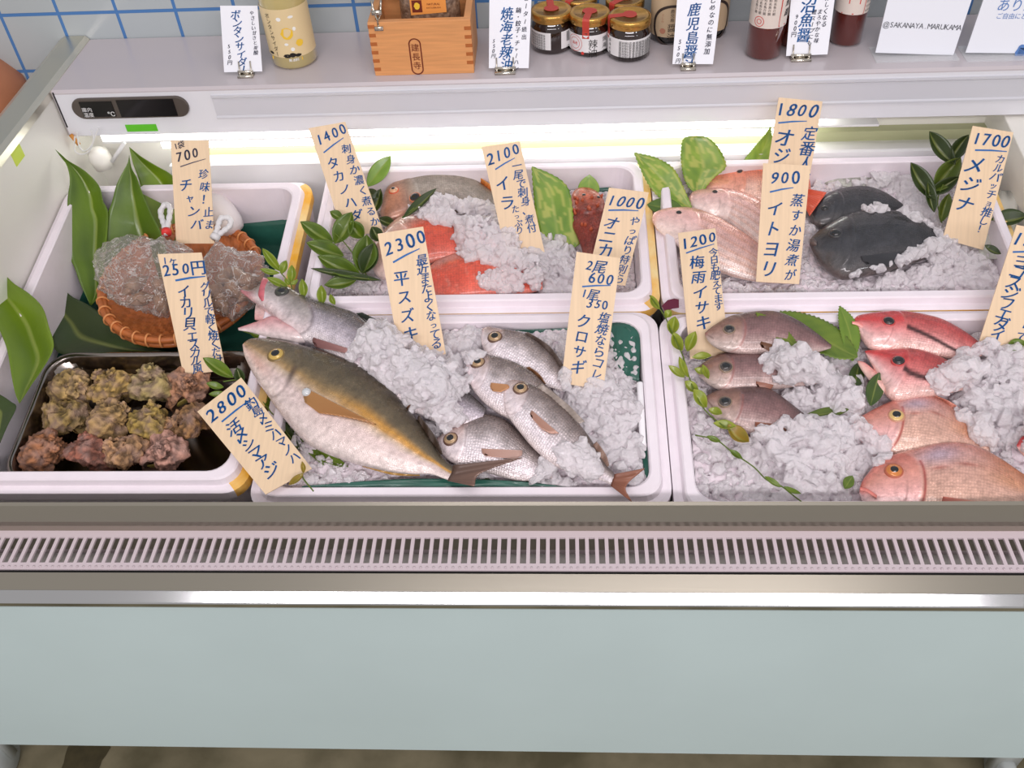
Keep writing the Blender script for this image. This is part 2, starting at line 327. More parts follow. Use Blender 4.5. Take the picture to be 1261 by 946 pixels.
# shelf
SZ, SY, SB = .805, 1.335, .726
sh = MB().prism([(SY, SB), (SY, SZ - .004), (SY + .004, SZ), (1.513, SZ), (1.513, SZ - .03), (SY + .02, SZ - .03), (SY + .012, SB)], XL + .002, X1 + .2)
shelf = sh.build('top_shelf', mat('shelf_enamel', (194, 187, 190), .22), case, smooth=False)
MB().box(XL + .02, X1, SY + .012, 1.51, SB + .006, SB + .012).build('shelf_underside', white_m, case, smooth=False)
MB().box(XL + .004, X1 + .2, SY - .0004, SY + .003, SB + .0005, SZ - .006).build('shelf_fascia', mat('fascia', (222, 223, 228), .3), case, smooth=False)
sx = onY(262, 125, SY)[0]
z1, z0 = onY(262, 114, SY)[2] - .004, onY(262, 146, SY)[2]
MB().prism([(SY - .003, z1), (SY - .003, z1 - .004), (SY - .0008, z1 - .006), (SY - .0008, z0 + .005), (SY - .003, z0 + .003), (SY - .003, z0), (SY, z0), (SY, z1)], sx, X1 + .2).build('price_rail', mat('price_rail', (204, 205, 211), .3), case, smooth=False, label='grey price rail along the shelf front')
ctl_m = mat('controller', (92, 84, 78), .3, .3); blk = mat('controller_glass', (16, 15, 15), .1)
pa, pb = onY(90, 133, SY), onY(233, 130, SY)
zc = (pa[2] + pb[2]) / 2; rr = .0175
V = []; kk = 12
for y in (SY, SY - .005):
    for i in range(kk + 1): q = math.pi / 2 + math.pi * i / kk; V.append((pa[0] + rr + rr * math.cos(q), y, zc + rr * math.sin(q)))
    for i in range(kk + 1): q = -math.pi / 2 + math.pi * i / kk; V.append((pb[0] - rr + rr * math.cos(q), y, zc + rr * math.sin(q)))
n = 2 * kk + 2
ct = mk('temperature_controller', V, [[i, (i + 1) % n, (i + 1) % n + n, i + n] for i in range(n)] + [list(range(n, 2 * n))], ctl_m, case, smooth=False, bevel=.0015, label='dark capsule-shaped temperature controller on the shelf front')
xa = onY(102, 133, SY)[0]; xb = onY(142, 133, SY)[0]; xc_ = onY(148, 133, SY)[0]; xd = onY(217, 130, SY)[0]
MB().box(xa, xb, SY - .0062, SY - .004, zc - .013, zc + .013).build('display_window', blk, ct, smooth=False)
MB().box(xc_, xd, SY - .0062, SY - .004, zc - .0145, zc + .0145).build('button_window', blk, ct, smooth=False)
lt = MB(); fr = lambda x_, y_: np.array([xa + x_ * (xb - xa), SY - .0066, zc + .013 - y_ * (xb - xa)])
letters(lt, fr, [('h', '庫内', .17, .25, .16, 0), ('h', '温度', .17, .42, .16, 0), ('h', '℃', .86, .40, .2, 0)], hand=False); lt.build('lettering', mat('ink_white', (235, 235, 235), .5), ct, smooth=False)
p = onY(189, 125, SY); MB().lathe([(.0018, 0), (.0018, .0008)], (p[0], SY - .0060, p[2]), (0, -1, 0), k=10).build('indicator_light', mat('red_led', (200, 40, 30), .4), ct)
a, b = onY(154, 153.5, SY), onY(195, 161, SY); MB().box(a[0], b[0], SY - .0012, SY, b[2], a[2]).build('green_tape', mat('tape_green', (92, 190, 38), .5), case, smooth=False, label='bright green tape under the controller')
MB().box(XL + .004, XL + .006, SY - .001, SY, onY(68, 157, SY)[2], SZ - .002).build('shelf_joint', dark_m, case, smooth=False)
# case lamps under the shelf
lamp_m = mat('lamp_tube', (255, 255, 250), .5, emit=6)
MB().box(XL + .16, XR, 1.376, 1.394, zr(186, 1.376), zr(172, 1.376)).build('recess_shade', mat('recess_shade', (176, 178, 140), .5), case, smooth=False)  # olive strip paints in the shade of the gap below the tubes
lx0, lx1 = onY(150, 165, 1.36)[0], .42
def lampbar(row0, row1, y, x0, x1):
    MB().prism([(y, zr(row0, y)), (y, zr(row1, y)), (y + .012, zr(row1, y) - .001), (y + .012, zr(row0, y))], x0, x1).build('lamp_tube', lamp_m, case, smooth=False)
lampbar(154, 162, 1.348, lx0 - .03, lx1)
MB().box(lx0 - .03, .5, 1.346, 1.372, zr(165.5, 1.348), zr(163, 1.348)).build('lamp_holder', white_m, case, smooth=False)
lampbar(166, 174, 1.36, lx0 + .06, lx1 - .02)
# loose lamp cable at the left end
cb = thing('lamp_cable', 'loops of thin white lamp cable with socket under the left shelf end', 'cable', onY(105, 185, 1.33))
P = [onY(px, py, 1.325) for px, py in ((95, 162), (97, 178), (103, 186), (112, 180), (117, 168), (121, 158))]; t = MB().tube(catmull(P, 30), .0012, 6)
P = [onY(px, py, 1.325) for px, py in ((92, 168), (92, 185), (100, 190), (110, 186), (115, 172), (112, 160))]; t.tube(catmull(P, 30), .0012, 6); t.build('cable', white_m, cb)
a, b = onY(87, 166, 1.33), onY(97, 178, 1.33); MB().tube([a, b], .004, 4).build('orange_plug', mat('orange_plug', (206, 140, 60), .5), cb, label='orange plug')
a, b = onY(118, 188, 1.34), onY(124, 196, 1.34); MB().lathe([(.001, 0), (.014, .004), (.018, .02), (.016, .034), (.008, .04)], b - [0, .0, .02], k=20).build('socket', cream_m, cb)
a, b = onY(153, 176, 1.325), onY(138, 199, 1.325); tag(MB().tube([a, b], .0035, 6).build('plastic_strip', white_m), 'short slanting white plastic strip behind the tall left leaves', 'strip')
# castors
for x_, yy in ((-.705, .66), (.66, .66), (-.705, 1.42), (.66, 1.42)):
    if yy == .66: x_ = onY(4, 915, .60)[0] - .034 if x_ < 0 else x_
    w = thing('castor', '', '', (x_, yy - .06, 0)) if False else MB().lathe([(.004, -.011), (.032, -.011), (.036, -.006), (.036, .006), (.032, .011), (.004, .011)], (x_, yy - .055 if yy == .66 else yy, .036), (1, 0, 0), k=24).box(x_ - .017, x_ + .017, yy - .055 if yy == .66 else yy, (yy - .04 if yy == .66 else yy + .015), .03, zpb + .012).build('castor', mat('castor', (172, 178, 176), .5), case)

# ================================================================== FOAM BOXES
foam_m = mat('foam', (243, 234, 240), .55, bump=.12, bump_scale=700, noise_amt=.04, noise_scale=40)
yel_m = mat('foam_yellow', (236, 172, 40), .5, noise_amt=.5, noise_scale=14, second=(243, 226, 170))
def rr_loop(u0, u1, v0, v1, r, w, k=6):
    P = []
    for cx_, cy_, a0 in ((u1 - r, v1 - r, 0), (u0 + r, v1 - r, 90), (u0 + r, v0 + r, 180), (u1 - r, v0 + r, 270)):
        for i in range(k + 1): q = math.radians(a0 + 90 * i / k); P.append((cx_ + r * math.cos(q), cy_ + r * math.sin(q), w))
    return P
BOX = {}
def foam_box(key, u0, u1, v0, v1, label, ysides='', depth_=.13, floor_w=-.105):
    rim = .026
    sp = [(.014, -depth_, .03), (.004, -.030, .03), (0, -.028, .03), (0, -.013, .03), (.005, -.0115, .028), (.0105, -.0115, .026), (.0125, -.002, .026), (.0145, 0, .026), (rim - .002, 0, .026), (rim, -.002, .026), (rim + .006, floor_w + .012, .024), (rim + .014, floor_w, .02)]
    loops = [rr_loop(u0 + o, u1 - o, v0 + o, v1 - o, r, w) for o, w, r in sp]; n = len(loops[0])
    V = [L8(*p) for lp in loops for p in lp]; Fc = []; fm = []
    for i in range(len(loops) - 1):
        for j in range(n):
            Fc.append([i * n + j, i * n + (j + 1) % n, (i + 1) * n + (j + 1) % n, (i + 1) * n + j]); y = 0
            if i in (1, 2, 3, 4):
                lo = i < 3
                a = loops[i][j]
                if 'r' in ysides and a[0] > u1 - .02 and loops[i][(j + 1) % n][0] > u1 - .02: y = 1
                if 'l' in ysides and a[0] < u0 + .02 and loops[i][(j + 1) % n][0] < u0 + .02: y = 1
                if lo and 'f' in ysides and a[1] < v0 + .02 and loops[i][(j + 1) % n][1] < v0 + .02: y = 1
            fm.append(y)
    Fc.append([(len(loops) - 1) * n + j for j in range(n)]); fm.append(0); Fc.append(list(range(n))[::-1]); fm.append(0)
    o = mk('foam_box', V, Fc, [foam_m, yel_m], fm=fm, smooth=False); tag(o, label, 'foam box', 'white foam fish boxes in the display case')
    BOX[key] = (u0 + rim, u1 - rim, v0 + rim, v1 - rim, floor_w); return o
foam_box('mid', -.388, .1305, 0, .312, 'white foam box holding the big gold-striped fish and ice, front middle')
foam_box('right', .132, .652, -.020, .307, 'white foam box holding red and brown fish, at the front right', 'f')
foam_box('mback', -.376, .1375, .3135, .628, 'white foam box with grey wrasse and red flesh, rear middle', 'rf')
foam_box('rback', .1395, .655, .3095, .626, 'white foam box with pink fish and black fish, rear right', 'rf')
foam_box('left', -.797, -.394, .024, .595, 'long white foam box with snail tray and bamboo basket, far left', 'r', .15, -.115)
# liners
liner_m = mat('green_film', (44, 98, 84), .35, noise_amt=.3, noise_scale=30, coat=.2)
def liner(key, label, hfun, seed):
    u0, u1, v0, v1, fw = BOX[key]; V = []; top = rr_loop(u0 + .004, u1 - .004, v0 + .004, v1 - .004, .03, 0, 12); n = len(top)
    lev = 7
    for i in range(lev):
        for j, (u, v, _) in enumerate(top):
            h = hfun((u - u0) / (u1 - u0), (v - v0) / (v1 - v0)) + .006 * nz(j * .35, seed); t = i / (lev - 1); w = h + (fw + .004 - h) * t
            cu, cv = (u0 + u1) / 2, (v0 + v1) / 2; s = 1 - .05 * t - .012 * (1 + nz(j * .5, i * .8, seed)) * min(1, t * 3)
            V.append(L8(cu + (u - cu) * s, cv + (v - cv) * s, w))
    Fc = [[i * n + j, i * n + (j + 1) % n, (i + 1) * n + (j + 1) % n, (i + 1) * n + j] for i in range(lev - 1) for j in range(n)] + [[(lev - 1) * n + j for j in range(n)]]
    return tag(mk('green_liner', V, Fc, liner_m, solid=.0006), label, 'liner', 'green film liners')
lnr = liner('mid', 'dark green film liner around the ice in the front middle box', lambda a, b: -.021 + .019 * max(0, a * b - .55) / .45 - .004 * (a < .5), 1)
def fold_(A, B, wa, wb, n=24, m=8):
    A = catmull(A, n); B = catmull(B, n); V = [BP(*(A[i] + (B[i] - A[i]) * j / (m - 1)), wa + (wb - wa) * j / (m - 1) + .002 * nz(i * .4, j * .5, 8)) for i in range(n) for j in range(m)]
    mk('liner_fold', V, grid_faces(n, m), liner_m, lnr, solid=.0005)
fold_([(748, 399), (765, 396), (782, 391), (791, 392)], [(752, 432), (762, 452), (776, 466), (787, 470)], -.004, -.012)
fold_([(372, 599), (430, 594), (500, 590), (570, 590), (640, 593), (700, 600)], [(372, 603), (430, 603), (500, 603), (570, 603), (640, 603), (700, 604)], -.004, -.008)
fold_([(784, 470), (787, 520), (790, 560), (797, 600)], [(796, 470), (799, 520), (802, 560), (806, 600)], -.012, -.008)
liner('mback', 'dark green film liner low in the rear middle box', lambda a, b: -.040 - .03 * (b < .3) - .03 * (a < .3), 2)
liner('left', 'dark green film liner beside the basket in the far left box', lambda a, b: (-.066 if b > .5 and a > .5 else -.098), 3)
p = BP(787, 512, -.006); a, b = BP(788, 472, -.004), BP(792, 553, -.004)
tag(MB().tube([a, a + (b - a) * .02, b], .0042, 10).build('plastic_clip', mat('white_plastic', (240, 238, 240), .3), sub=0), 'white plastic stick clipped along the inner right wall of the middle box', 'clip')
# maroon mark where four boxes meet
mm = mat('maroon_film', (98, 26, 52), .35)
V = [BP(px, py, .004) for px, py in ((815, 377), (822, 370), (830, 368), (836, 369), (836, 379), (828, 380), (819, 384))]
tag(mk('maroon_sticker', V, [list(range(7))], mm, solid=.001, smooth=False), 'maroon dotted film scrap where the four foam boxes meet', 'sticker')
rl = MB().tube([BP(258, 240, -.02), BP(275, 262, -.03), BP(292, 290, -.055)], [.018, .023, .022], 20)
tag(rl.build('foam_roll', mat('soft_foam', (240, 234, 234), .7), sub=1), 'soft white rolled foam pad against the rear wall of left box', 'foam pad')
V = []
for i in range(9):
    for j in range(7):
        q = BP(1205 + i * 6, 235 + j * 14, -.028 + .012 * nz(i * .6, j * .7, 4)); V.append(q)
fm_ = mat('clear_sheet', (236, 236, 226), .2, trans=.35)
tag(mk('plastic_sheet', V, grid_faces(9, 7), fm_, solid=.0006), 'crumpled cloudy plastic sheet beside the 1700 card, rear right box', 'plastic sheet')

# ================================================================== FISH
FISHV = []; FISHF = []; _fn = [0]
def reg(V, Fc):
    FISHV.append(np.asarray(V)); FISHF.extend([[int(i) + _fn[0] for i in f] for f in Fc]); _fn[0] += len(V)
eye_white = mat('eye_ring_dark', (60, 42, 34), .25); pupil_m = mat('pupil', (10, 10, 12), .06, coat=1)
def sm(x, a, b): t = np.clip((x - a) / (b - a), 0, 1); return t * t * (3 - 2 * t)
def mixc(A, B, f): return A + (B - A) * f[..., None]
class Fish: pass
def fish(name, label, cat, D, Vv, w0, thick, colfn, material, gill=.27, eyes=(), group=None, n=170, m=76, relief=.09, wend=None, tail_w=None):
    wend = w0 if wend is None else wend
    D = catmull(D, n); Vv = catmull(Vv, n); t = np.linspace(0, 1, n); ws = w0 + (wend - w0) * t
    D3 = np.array([BP(*p, w) for p, w in zip(D, ws)]); V3 = np.array([BP(*p, w) for p, w in zip(Vv, ws)])
    mid = (D3 + V3) / 2; hv = (D3 - V3) / 2; a = np.linalg.norm(hv, axis=1); e = hv / (a[:, None] + 1e-9)
    L = np.r_[0, np.cumsum(np.linalg.norm(np.diff(mid, axis=0), axis=1))]
    h = thick * np.minimum(a, a.max()) * (1 - .25 * sm(t, .6, 1)); h = np.convolve(np.r_[[h[0]] * 3, h, [h[-1]] * 3], np.ones(7) / 7, 'valid'); h[0] *= .4
    th = np.linspace(0, 2 * np.pi, m, endpoint=False); ct, stt = np.cos(th), np.sin(th)
    s = np.where(th <= np.pi, th / np.pi, 2 - th / np.pi)
    T, S = np.meshgrid(t, s, indexing='ij')
    tg = gill - .06 * ((S - .58) / .5) ** 2 * 2.2
    d = T - tg
    pl = -relief * sm(d, -.008, .008) * sm(S, .12, .3) * (1 - sm(S, .9, 1.0))
    pl += .05 * np.exp(-((d + .02) / .02) ** 2) * (S > .15) * (S < .95)
    pre = T - (tg - .085); pl += -.035 * sm(pre, -.006, .006) * sm(S, .4, .55) * (d < 0)
    up = np.maximum(stt, -.8)[None, :]
    sgn = np.sign(ct) * np.abs(ct) ** .92
    P = mid[:, None, :] + e[:, None, :] * (a[:, None] * sgn[None, :])[..., None] + N8 * (h[:, None] * up * (1 + pl * (up > 0)))[..., None]
    X = L[:, None] * np.ones_like(S); Yg = (S * a.max() * 2.2)
    SV = np.clip((1 - (np.cos(np.pi * S) + .7 * thick * np.sin(np.pi * S)) / math.hypot(1, .7 * thick)) / 2, 0, 1)
    cl = colfn(T, SV, d, X, Yg); alpha = sm(d, 0, .02)
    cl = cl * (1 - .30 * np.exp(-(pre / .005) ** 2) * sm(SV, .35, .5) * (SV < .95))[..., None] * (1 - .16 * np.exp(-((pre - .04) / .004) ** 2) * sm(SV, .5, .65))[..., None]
    cols = np.concatenate([np.clip(cl, 0, 1), alpha[..., None]], -1).reshape(-1, 4)
    V = P.reshape(-1, 3); Fc = list(map(list, grid_faces(n, m, True))); Fc = [f[::-1] for f in Fc]
    Fc += [list(range(m)), [(n - 1) * m + j for j in range(m)][::-1]]
    f = Fish(); f.P = P; f.proj = proj(P); f.up = stt > -.05; f.h = h; f.a = a; f.e = e
    dl = np.gradient(P, axis=0); dc = np.gradient(P, axis=1); nn = np.cross(dl, dc); nn /= np.linalg.norm(nn, axis=-1, keepdims=True) + 1e-12
    if (nn[n // 2, m // 4] @ N8) < 0: nn = -nn
    f.N = nn
    base = V.mean(0); base = base - N8 * h.max()
    f.bvh = BVHTree.FromPolygons([Vector(q) for q in V], Fc)
    f.root = thing(name, label, cat, base, group)
    mk('body', V, Fc, material, f.root, cols=cols, uvs=np.stack([X.ravel(), Yg.ravel()], 1)); reg(V, Fc)
    f.loc = lambda px, py: surf(f, px, py)
    for ev in eyes: add_eye(f, *ev)
    return f
def surf(f, px, py):
    d = Vector(ray(px, py)).normalized(); h_ = f.bvh.ray_cast(Vector(CAM), d)
    if h_[0] is not None:
        n_ = np.array(h_[1]); return np.array(h_[0]), (n_ if n_ @ N8 > 0 else -n_)
    q = f.proj - np.array([px, py]); dd = (q ** 2).sum(-1); dd[:, ~f.up] = 1e9; i, j = np.unravel_index(np.argmin(dd), dd.shape); return f.P[i, j], f.N[i, j]
def add_eye(f, px, py, r, iris=(214, 178, 96), ring=(70, 50, 40), pup=.48, bulge=.35):
    p, nn = surf(f, px, py); R = r * depth(p) / F; nn = nn * .55 + N8 * .45; nn /= np.linalg.norm(nn)
    im = mat('iris_%d_%d_%d' % iris, iris, .22, .25, coat=1); rm = mat('eye_rim_%d_%d_%d' % ring, ring, .35, coat=.6)
    prof = [(R * 1.22, -.0012), (R * 1.15, R * .10), (R, R * .16), (R * .96, R * .14), (R * .8, R * (.2 + bulge * .3)), (R * pup, R * (.2 + bulge * .55))]
    a = np.cross(nn, [1, 0, 0]); mb = MB(); kk = 24
    z = nn; a = np.cross(z, [1., 0, 0]); a /= np.linalg.norm(a); b = np.cross(z, a)
    ring_ = lambda rr_, hh: [p + z * hh + rr_ * (a * math.cos(6.2832 * j / kk) + b * math.sin(6.2832 * j / kk)) for j in range(kk)]
    pf = prof + [(R * pup * .7, R * (.2 + bulge * .75)), (R * pup * .3, R * (.2 + bulge * .85))]
    V = [v for rr_, hh in pf for v in ring_(rr_, hh)]; Fc = []; fm = []
    for i in range(len(pf) - 1):
        for j in range(kk): Fc.append([i * kk + j, i * kk + (j + 1) % kk, (i + 1) * kk + (j + 1) % kk, (i + 1) * kk + j]); fm.append(0 if i < 3 else (1 if i < 5 else 2))
    Fc.append([(len(pf) - 1) * kk + j for j in range(kk)]); fm.append(2)
    mk('eye', V, Fc, [rm, im, pupil_m], f.root, fm=fm)
def fin(f, base, edge, rgb, name='fin', w=None, drape=None, n=26, m=9, tip=None, ridge=.0006, rough=.35, metal=.1):
    """rays run from the base line to the edge line"""
    A = catmull(base, n); B = catmull(edge, n); V = []; cols = []
    A0 = lin(*rgb); A1 = lin(*(tip or rgb))
    for i in range(n):
        for j in range(m):
            t = j / (m - 1); px, py = A[i] + (B[i] - A[i]) * t
            if drape is not None: q, nn = surf(f, px, py); P = q + nn * (drape + .0015 * t) + N8 * ridge * ((i % 2) * 2 - 1)
            else: P = BP(px, py, (w[0] + (w[1] - w[0]) * t) + ridge * ((i % 2) * 2 - 1) + .0008 * math.sin(i * .6 + t * 3))
            V.append(P); k_ = .82 + .18 * (i % 2); cols.append((A0 + (A1 - A0) * t) * k_)
    o = mk(name, V, grid_faces(n, m), vmat('fin_%s' % name, rough, metal, coat=.5, sss=.0), f.root, cols=np.array(cols), solid=.0009)
    return o
def NZ(X, Y, s, seed): return fbm(X * s, Y * s, seed)
def bands(S, stops):
    xs = [q[0] for q in stops]; cs = np.array([lin(*q[1]) for q in stops]); return np.stack([np.interp(S, xs, cs[:, i]) for i in range(3)], -1)
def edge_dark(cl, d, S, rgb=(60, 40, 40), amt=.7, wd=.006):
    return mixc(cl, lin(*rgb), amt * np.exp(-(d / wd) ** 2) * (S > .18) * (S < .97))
silver = vmat('silver_skin', .25, .32, .0042, .5, coat=.6)
silver_big = vmat('silver_skin_fine', .27, .3, .0022, .2, coat=.6)
brown_skin = vmat('brown_skin', .34, .15, .0042, .3, coat=.5)
pink_skin = vmat('pink_skin', .3, .22, .0044, .32, coat=.6)
wet_skin = vmat('wet_skin', .3, .05, .005, .2, coat=.7)

# --- striped jack
def c_jack(T, S, d, X, Y):
    N = NZ(X, Y, 25, 11); q = S + .012 * N
    cl = bands(q, [(0, (66, 56, 40)), (.12, (92, 80, 58)), (.26, (112, 98, 74)), (.33, (142, 120, 84)), (.385, (190, 152, 98)), (.43, (212, 188, 162)), (.55, (236, 212, 206)), (.8, (240, 222, 216)), (1, (240, 226, 220))])
    hd = 1 - sm(T, .0, .26)
    cl = mixc(cl, bands(S, [(0, (92, 78, 56)), (.3, (150, 124, 92)), (.5, (200, 160, 120)), (.65, (236, 200, 186)), (1, (226, 214, 210))]), hd * .85)
    cl = mixc(cl, lin(206, 138, 104), .4 * np.exp(-((T - .13) / .06) ** 2 - ((S - .62) / .12) ** 2))
    spot = np.exp(-((d + .005) / .012) ** 2 - ((S - .42) / .13) ** 2); cl = mixc(cl, lin(46, 32, 32), .8 * spot)
    cl = mixc(cl, lin(70, 56, 56), .45 * np.exp(-(d / .006) ** 2) * (S > .3) * (S < .95))
    gold = np.exp(-((S - .37) / .055) ** 2) * sm(T, .42, .62); cl = mixc(cl, lin(222, 158, 58), .75 * gold)
    cl = mixc(cl, lin(70, 58, 50), .5 * np.exp(-((T - .035) / .01) ** 2) * (S > .45) * (S < .6))
    return cl * (1 + .10 * NZ(X, Y, 90, 3) + .06 * N)[..., None]
jack = fish('striped_jack', 'largest fish, olive-backed silver jack with a gold side stripe in the middle box', 'fish',
    [(302, 421), (310, 417.5), (325, 417.5), (351, 421), (377, 428), (403, 435), (430, 445), (447, 453), (464, 465), (482, 479), (501, 503), (514, 518), (529, 541), (541, 558), (552, 570), (562, 577)],
    [(298.5, 425), (302, 441), (316, 468), (326, 482), (342, 505), (360, 528), (377, 545), (402, 558), (430, 568), (447, 573), (482, 581), (510, 584), (530, 584), (548, 590), (558, 593)],
    .006, .42, c_jack, silver_big, gill=.285, eyes=[(340, 437, 9.5, (204, 170, 84), (120, 96, 50), .55)])
fin(jack, [(376, 478), (374, 486), (376, 496)], [(463, 524), (430, 516), (394, 510)], (196, 142, 84), 'pectoral_fin', drape=.0012, tip=(176, 120, 66))
fin(jack, [(558, 573), (556, 582), (551, 592)], [(643, 564), (592, 583), (584, 599)], (96, 72, 60), 'tail_fin', w=(.010, .022), tip=(122, 92, 78), n=30)
fin(jack, [(481, 480), (492, 494), (503, 505)], [(510, 482), (509, 494), (504, 501)], (120, 84, 60), 'dorsal_fin', w=(.006, .016))
fin(jack, [(514, 517), (529, 541), (543, 560)], [(516, 511), (536, 538), (545, 559)], (70, 54, 42), 'dorsal_fin', w=(.008, .014))
fin(jack, [(440, 569), (482, 578), (515, 582)], [(447, 575), (484, 585), (517, 586)], (186, 140, 62), 'anal_fin', w=(.002, -.002))
p, nn = surf(jack, 378, 484); MB().lathe([(.0008, .0065), (.004, .0058), (.006, .003), (.0062, -.002)], p, nn, k=16).build('fin_base', mat('translucent_bead', (200, 204, 206), .12, coat=1), jack.root)

# --- sea bass, mouth open
def c_bass(T, S, d, X, Y):
    N = NZ(X, Y, 22, 21)
    cl = bands(S + .015 * N, [(0, (84, 78, 76)), (.15, (122, 114, 116)), (.32, (178, 168, 176)), (.5, (224, 212, 220)), (.75, (240, 228, 230)), (1, (238, 226, 226))])
    hd = 1 - sm(d, -.02, .01)
    cl = mixc(cl, bands(S, [(0, (112, 98, 88)), (.35, (176, 166, 158)), (.6, (214, 198, 196)), (.85, (222, 198, 198)), (1, (216, 180, 180))]), hd * .8)
    cl = mixc(cl, lin(196, 96, 104), (1 - sm(T, .02, .085)) * .75 * sm(S, .1, .4))
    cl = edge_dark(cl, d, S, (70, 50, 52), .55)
    return cl * (1 + .08 * N + .06 * NZ(X, Y, 80, 4))[..., None]
bass = fish('sea_bass', 'silver sea bass with gaping pink mouth, behind the big gold-striped jack', 'fish',
    [(296, 356), (310, 357), (324, 349), (333, 345), (351, 352), (377, 366), (395, 373), (421, 381), (438, 387), (456, 400), (490, 424), (530, 450), (570, 478), (599, 503)],
    [(296, 359), (308, 369), (322, 379), (335, 390), (350, 404), (368, 417), (386, 424), (410, 443), (440, 470), (480, 492), (520, 512), (560, 528), (592, 524)],
    .004, .42, c_bass, silver, gill=.31, eyes=[(347, 359, 7.5, (64, 66, 54), (58, 54, 50), .62)])
def loft(f, name, A, B, w, thick, rgb0, rgb1, material, n=40, m=20, w2=None):
    A = catmull(A, n); B = catmull(B, n); ww = np.linspace(w, w if w2 is None else w2, n); a3 = np.array([BP(*p, q) for p, q in zip(A, ww)]); b3 = np.array([BP(*p, q) for p, q in zip(B, ww)])
    mid = (a3 + b3) / 2; hv = (a3 - b3) / 2; L = np.linalg.norm(hv, axis=1); V = []; cols = []
    for i in range(n):
        for j in range(m):
            q = 6.2832 * j / m; V.append(mid[i] + hv[i] * math.cos(q) + N8 * thick * L[i] * math.sin(q)); s = (1 - math.cos(q)) / 2; cols.append(lin(*rgb0) * (1 - s) + lin(*rgb1) * s)
    Fc = [list(q[::-1]) for q in grid_faces(n, m, True)] + [list(range(m)), [(n - 1) * m + j for j in range(m)][::-1]]
    cols = np.c_[np.array(cols), np.zeros(len(cols))]
    return mk(name, V, Fc, material, f.root, cols=cols)
loft(bass, 'lower_jaw', [(293, 404), (306, 400), (322, 395), (336, 391), (352, 400)], [(294, 407), (308, 409), (334, 416), (358, 421), (376, 421)], .002, .5, (206, 120, 124), (222, 208, 206), wet_skin)
loft(bass, 'upper_jaw', [(326, 342), (331, 346), (330, 362), (327, 371)], [(323, 343), (319, 356), (318, 364), (322, 371)], .012, .6, (208, 122, 128), (190, 76, 90), wet_skin)
loft(bass, 'mouth_lining', [(316, 374), (326, 380), (338, 392)], [(314, 394), (326, 396), (340, 396)], -.006, .3, (222, 206, 200), (206, 150, 146), wet_skin)
fin(bass, [(387, 416), (386, 420), (390, 427)], [(434, 432), (428, 436), (412, 432)], (150, 100, 96), 'pectoral_fin', drape=.002, tip=(180, 130, 124))
fin(bass, [(438, 386), (456, 398), (466, 408)], [(446, 385), (474, 399), (478, 406)], (58, 66, 58), 'dorsal_fin', w=(.006, .012))

# --- silver biddies
def c_biddy(T, S, d, X, Y):
    N = NZ(X, Y, 30, 31)
    cl = bands(S + .02 * N, [(0, (112, 96, 90)), (.16, (158, 142, 138)), (.32, (196, 182, 180)), (.46, (236, 224, 226)), (.7, (250, 238, 242)), (1, (240, 224, 220))])
    hd = 1 - sm(d, -.03, .01); cl = mixc(cl, bands(S, [(0, (136, 106, 98)), (.28, (206, 184, 178)), (.6, (238, 222, 224)), (1, (234, 218, 216))]), hd * .8)
    cl = mixc(cl, lin(190, 140, 136), .55 * (1 - sm(T, 0, .06)))
    row = .5 + .5 * np.sin(X * 1500 + 2.2 * np.sin(S * 60)); cl = cl * (1 - .22 * row * (1 - sm(S, .25, .45)) * sm(d, 0, .03))[..., None]
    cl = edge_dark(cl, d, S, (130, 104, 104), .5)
    return cl * (1 + .12 * N * (S < .5)[...] + .05 * NZ(X, Y, 90, 5))[..., None]
BE = ((178, 146, 108), (96, 66, 50), .54)
g_b = 'small silver fish with ringed eyes in the middle box'
b1 = fish('silver_biddy', 'small silver fish topmost beside the 600 card, eye by the back wall', 'fish', [(594, 405), (601, 402.5), (609, 404), (626, 407), (644, 411), (657, 418), (670, 428), (682, 440), (692, 455), (702, 474)], [(593.5, 409), (593, 422), (600, 437), (620, 450), (645, 463), (668, 474), (694, 482)], .004, .40, c_biddy, silver, .27, [(609.5, 415, 8, *BE)], g_b)
b2 = fish('silver_biddy', 'small silver fish half covered by its neighbour, snout highest left of four', 'fish', [(574, 441), (581, 438.5), (593, 438.5), (612, 440.5), (631, 446), (644, 452), (657, 460), (671, 473), (690, 490)], [(574, 445), (574, 456), (578, 471), (587, 486), (600, 499), (618, 511), (640, 520), (665, 520), (688, 502)], .012, .38, c_biddy, silver, .30, [(588.5, 446.5, 8, *BE)], g_b)
b3 = fish('silver_biddy', 'small silver fish lying on top with brown forked tail by the front corner', 'fish', [(617.5, 469), (621, 466.5), (633, 466.5), (646, 470), (666, 480), (693, 501), (713, 522), (730, 545), (742, 567), (757, 584)], [(617.5, 473), (618.5, 484), (623, 508), (640, 532), (660, 555), (686, 575), (712, 583), (736, 590), (753, 597)], .022, .38, c_biddy, silver, .26, [(641, 478.5, 8.2, *BE)], g_b, wend=.010)
b4 = fish('silver_biddy', 'small silver fish lowest of four, under the brown tail of the jack', 'fish', [(538, 540), (543, 536), (550, 530.5), (571, 518.5), (584, 513.5), (602, 511.5), (621, 517), (634, 527), (648, 541), (664, 556), (684, 572)], [(538, 545), (541, 554), (548, 563), (562, 572), (584, 578), (608, 584), (630, 590), (648, 592), (664, 591), (680, 589)], -.002, .40, c_biddy, silver, .29, [(555, 540.6, 8.2, *BE)], g_b)
fin(b3, [(757, 584), (755, 590), (752, 598)], [(794, 577), (771, 599), (778, 618)], (132, 78, 56), 'tail_fin', w=(.012, .016), tip=(150, 92, 66), n=30)
fin(b3, [(655, 506), (653, 510), (655, 515)], [(688, 535), (678, 535), (668, 530)], (206, 158, 138), 'pectoral_fin', drape=.001)
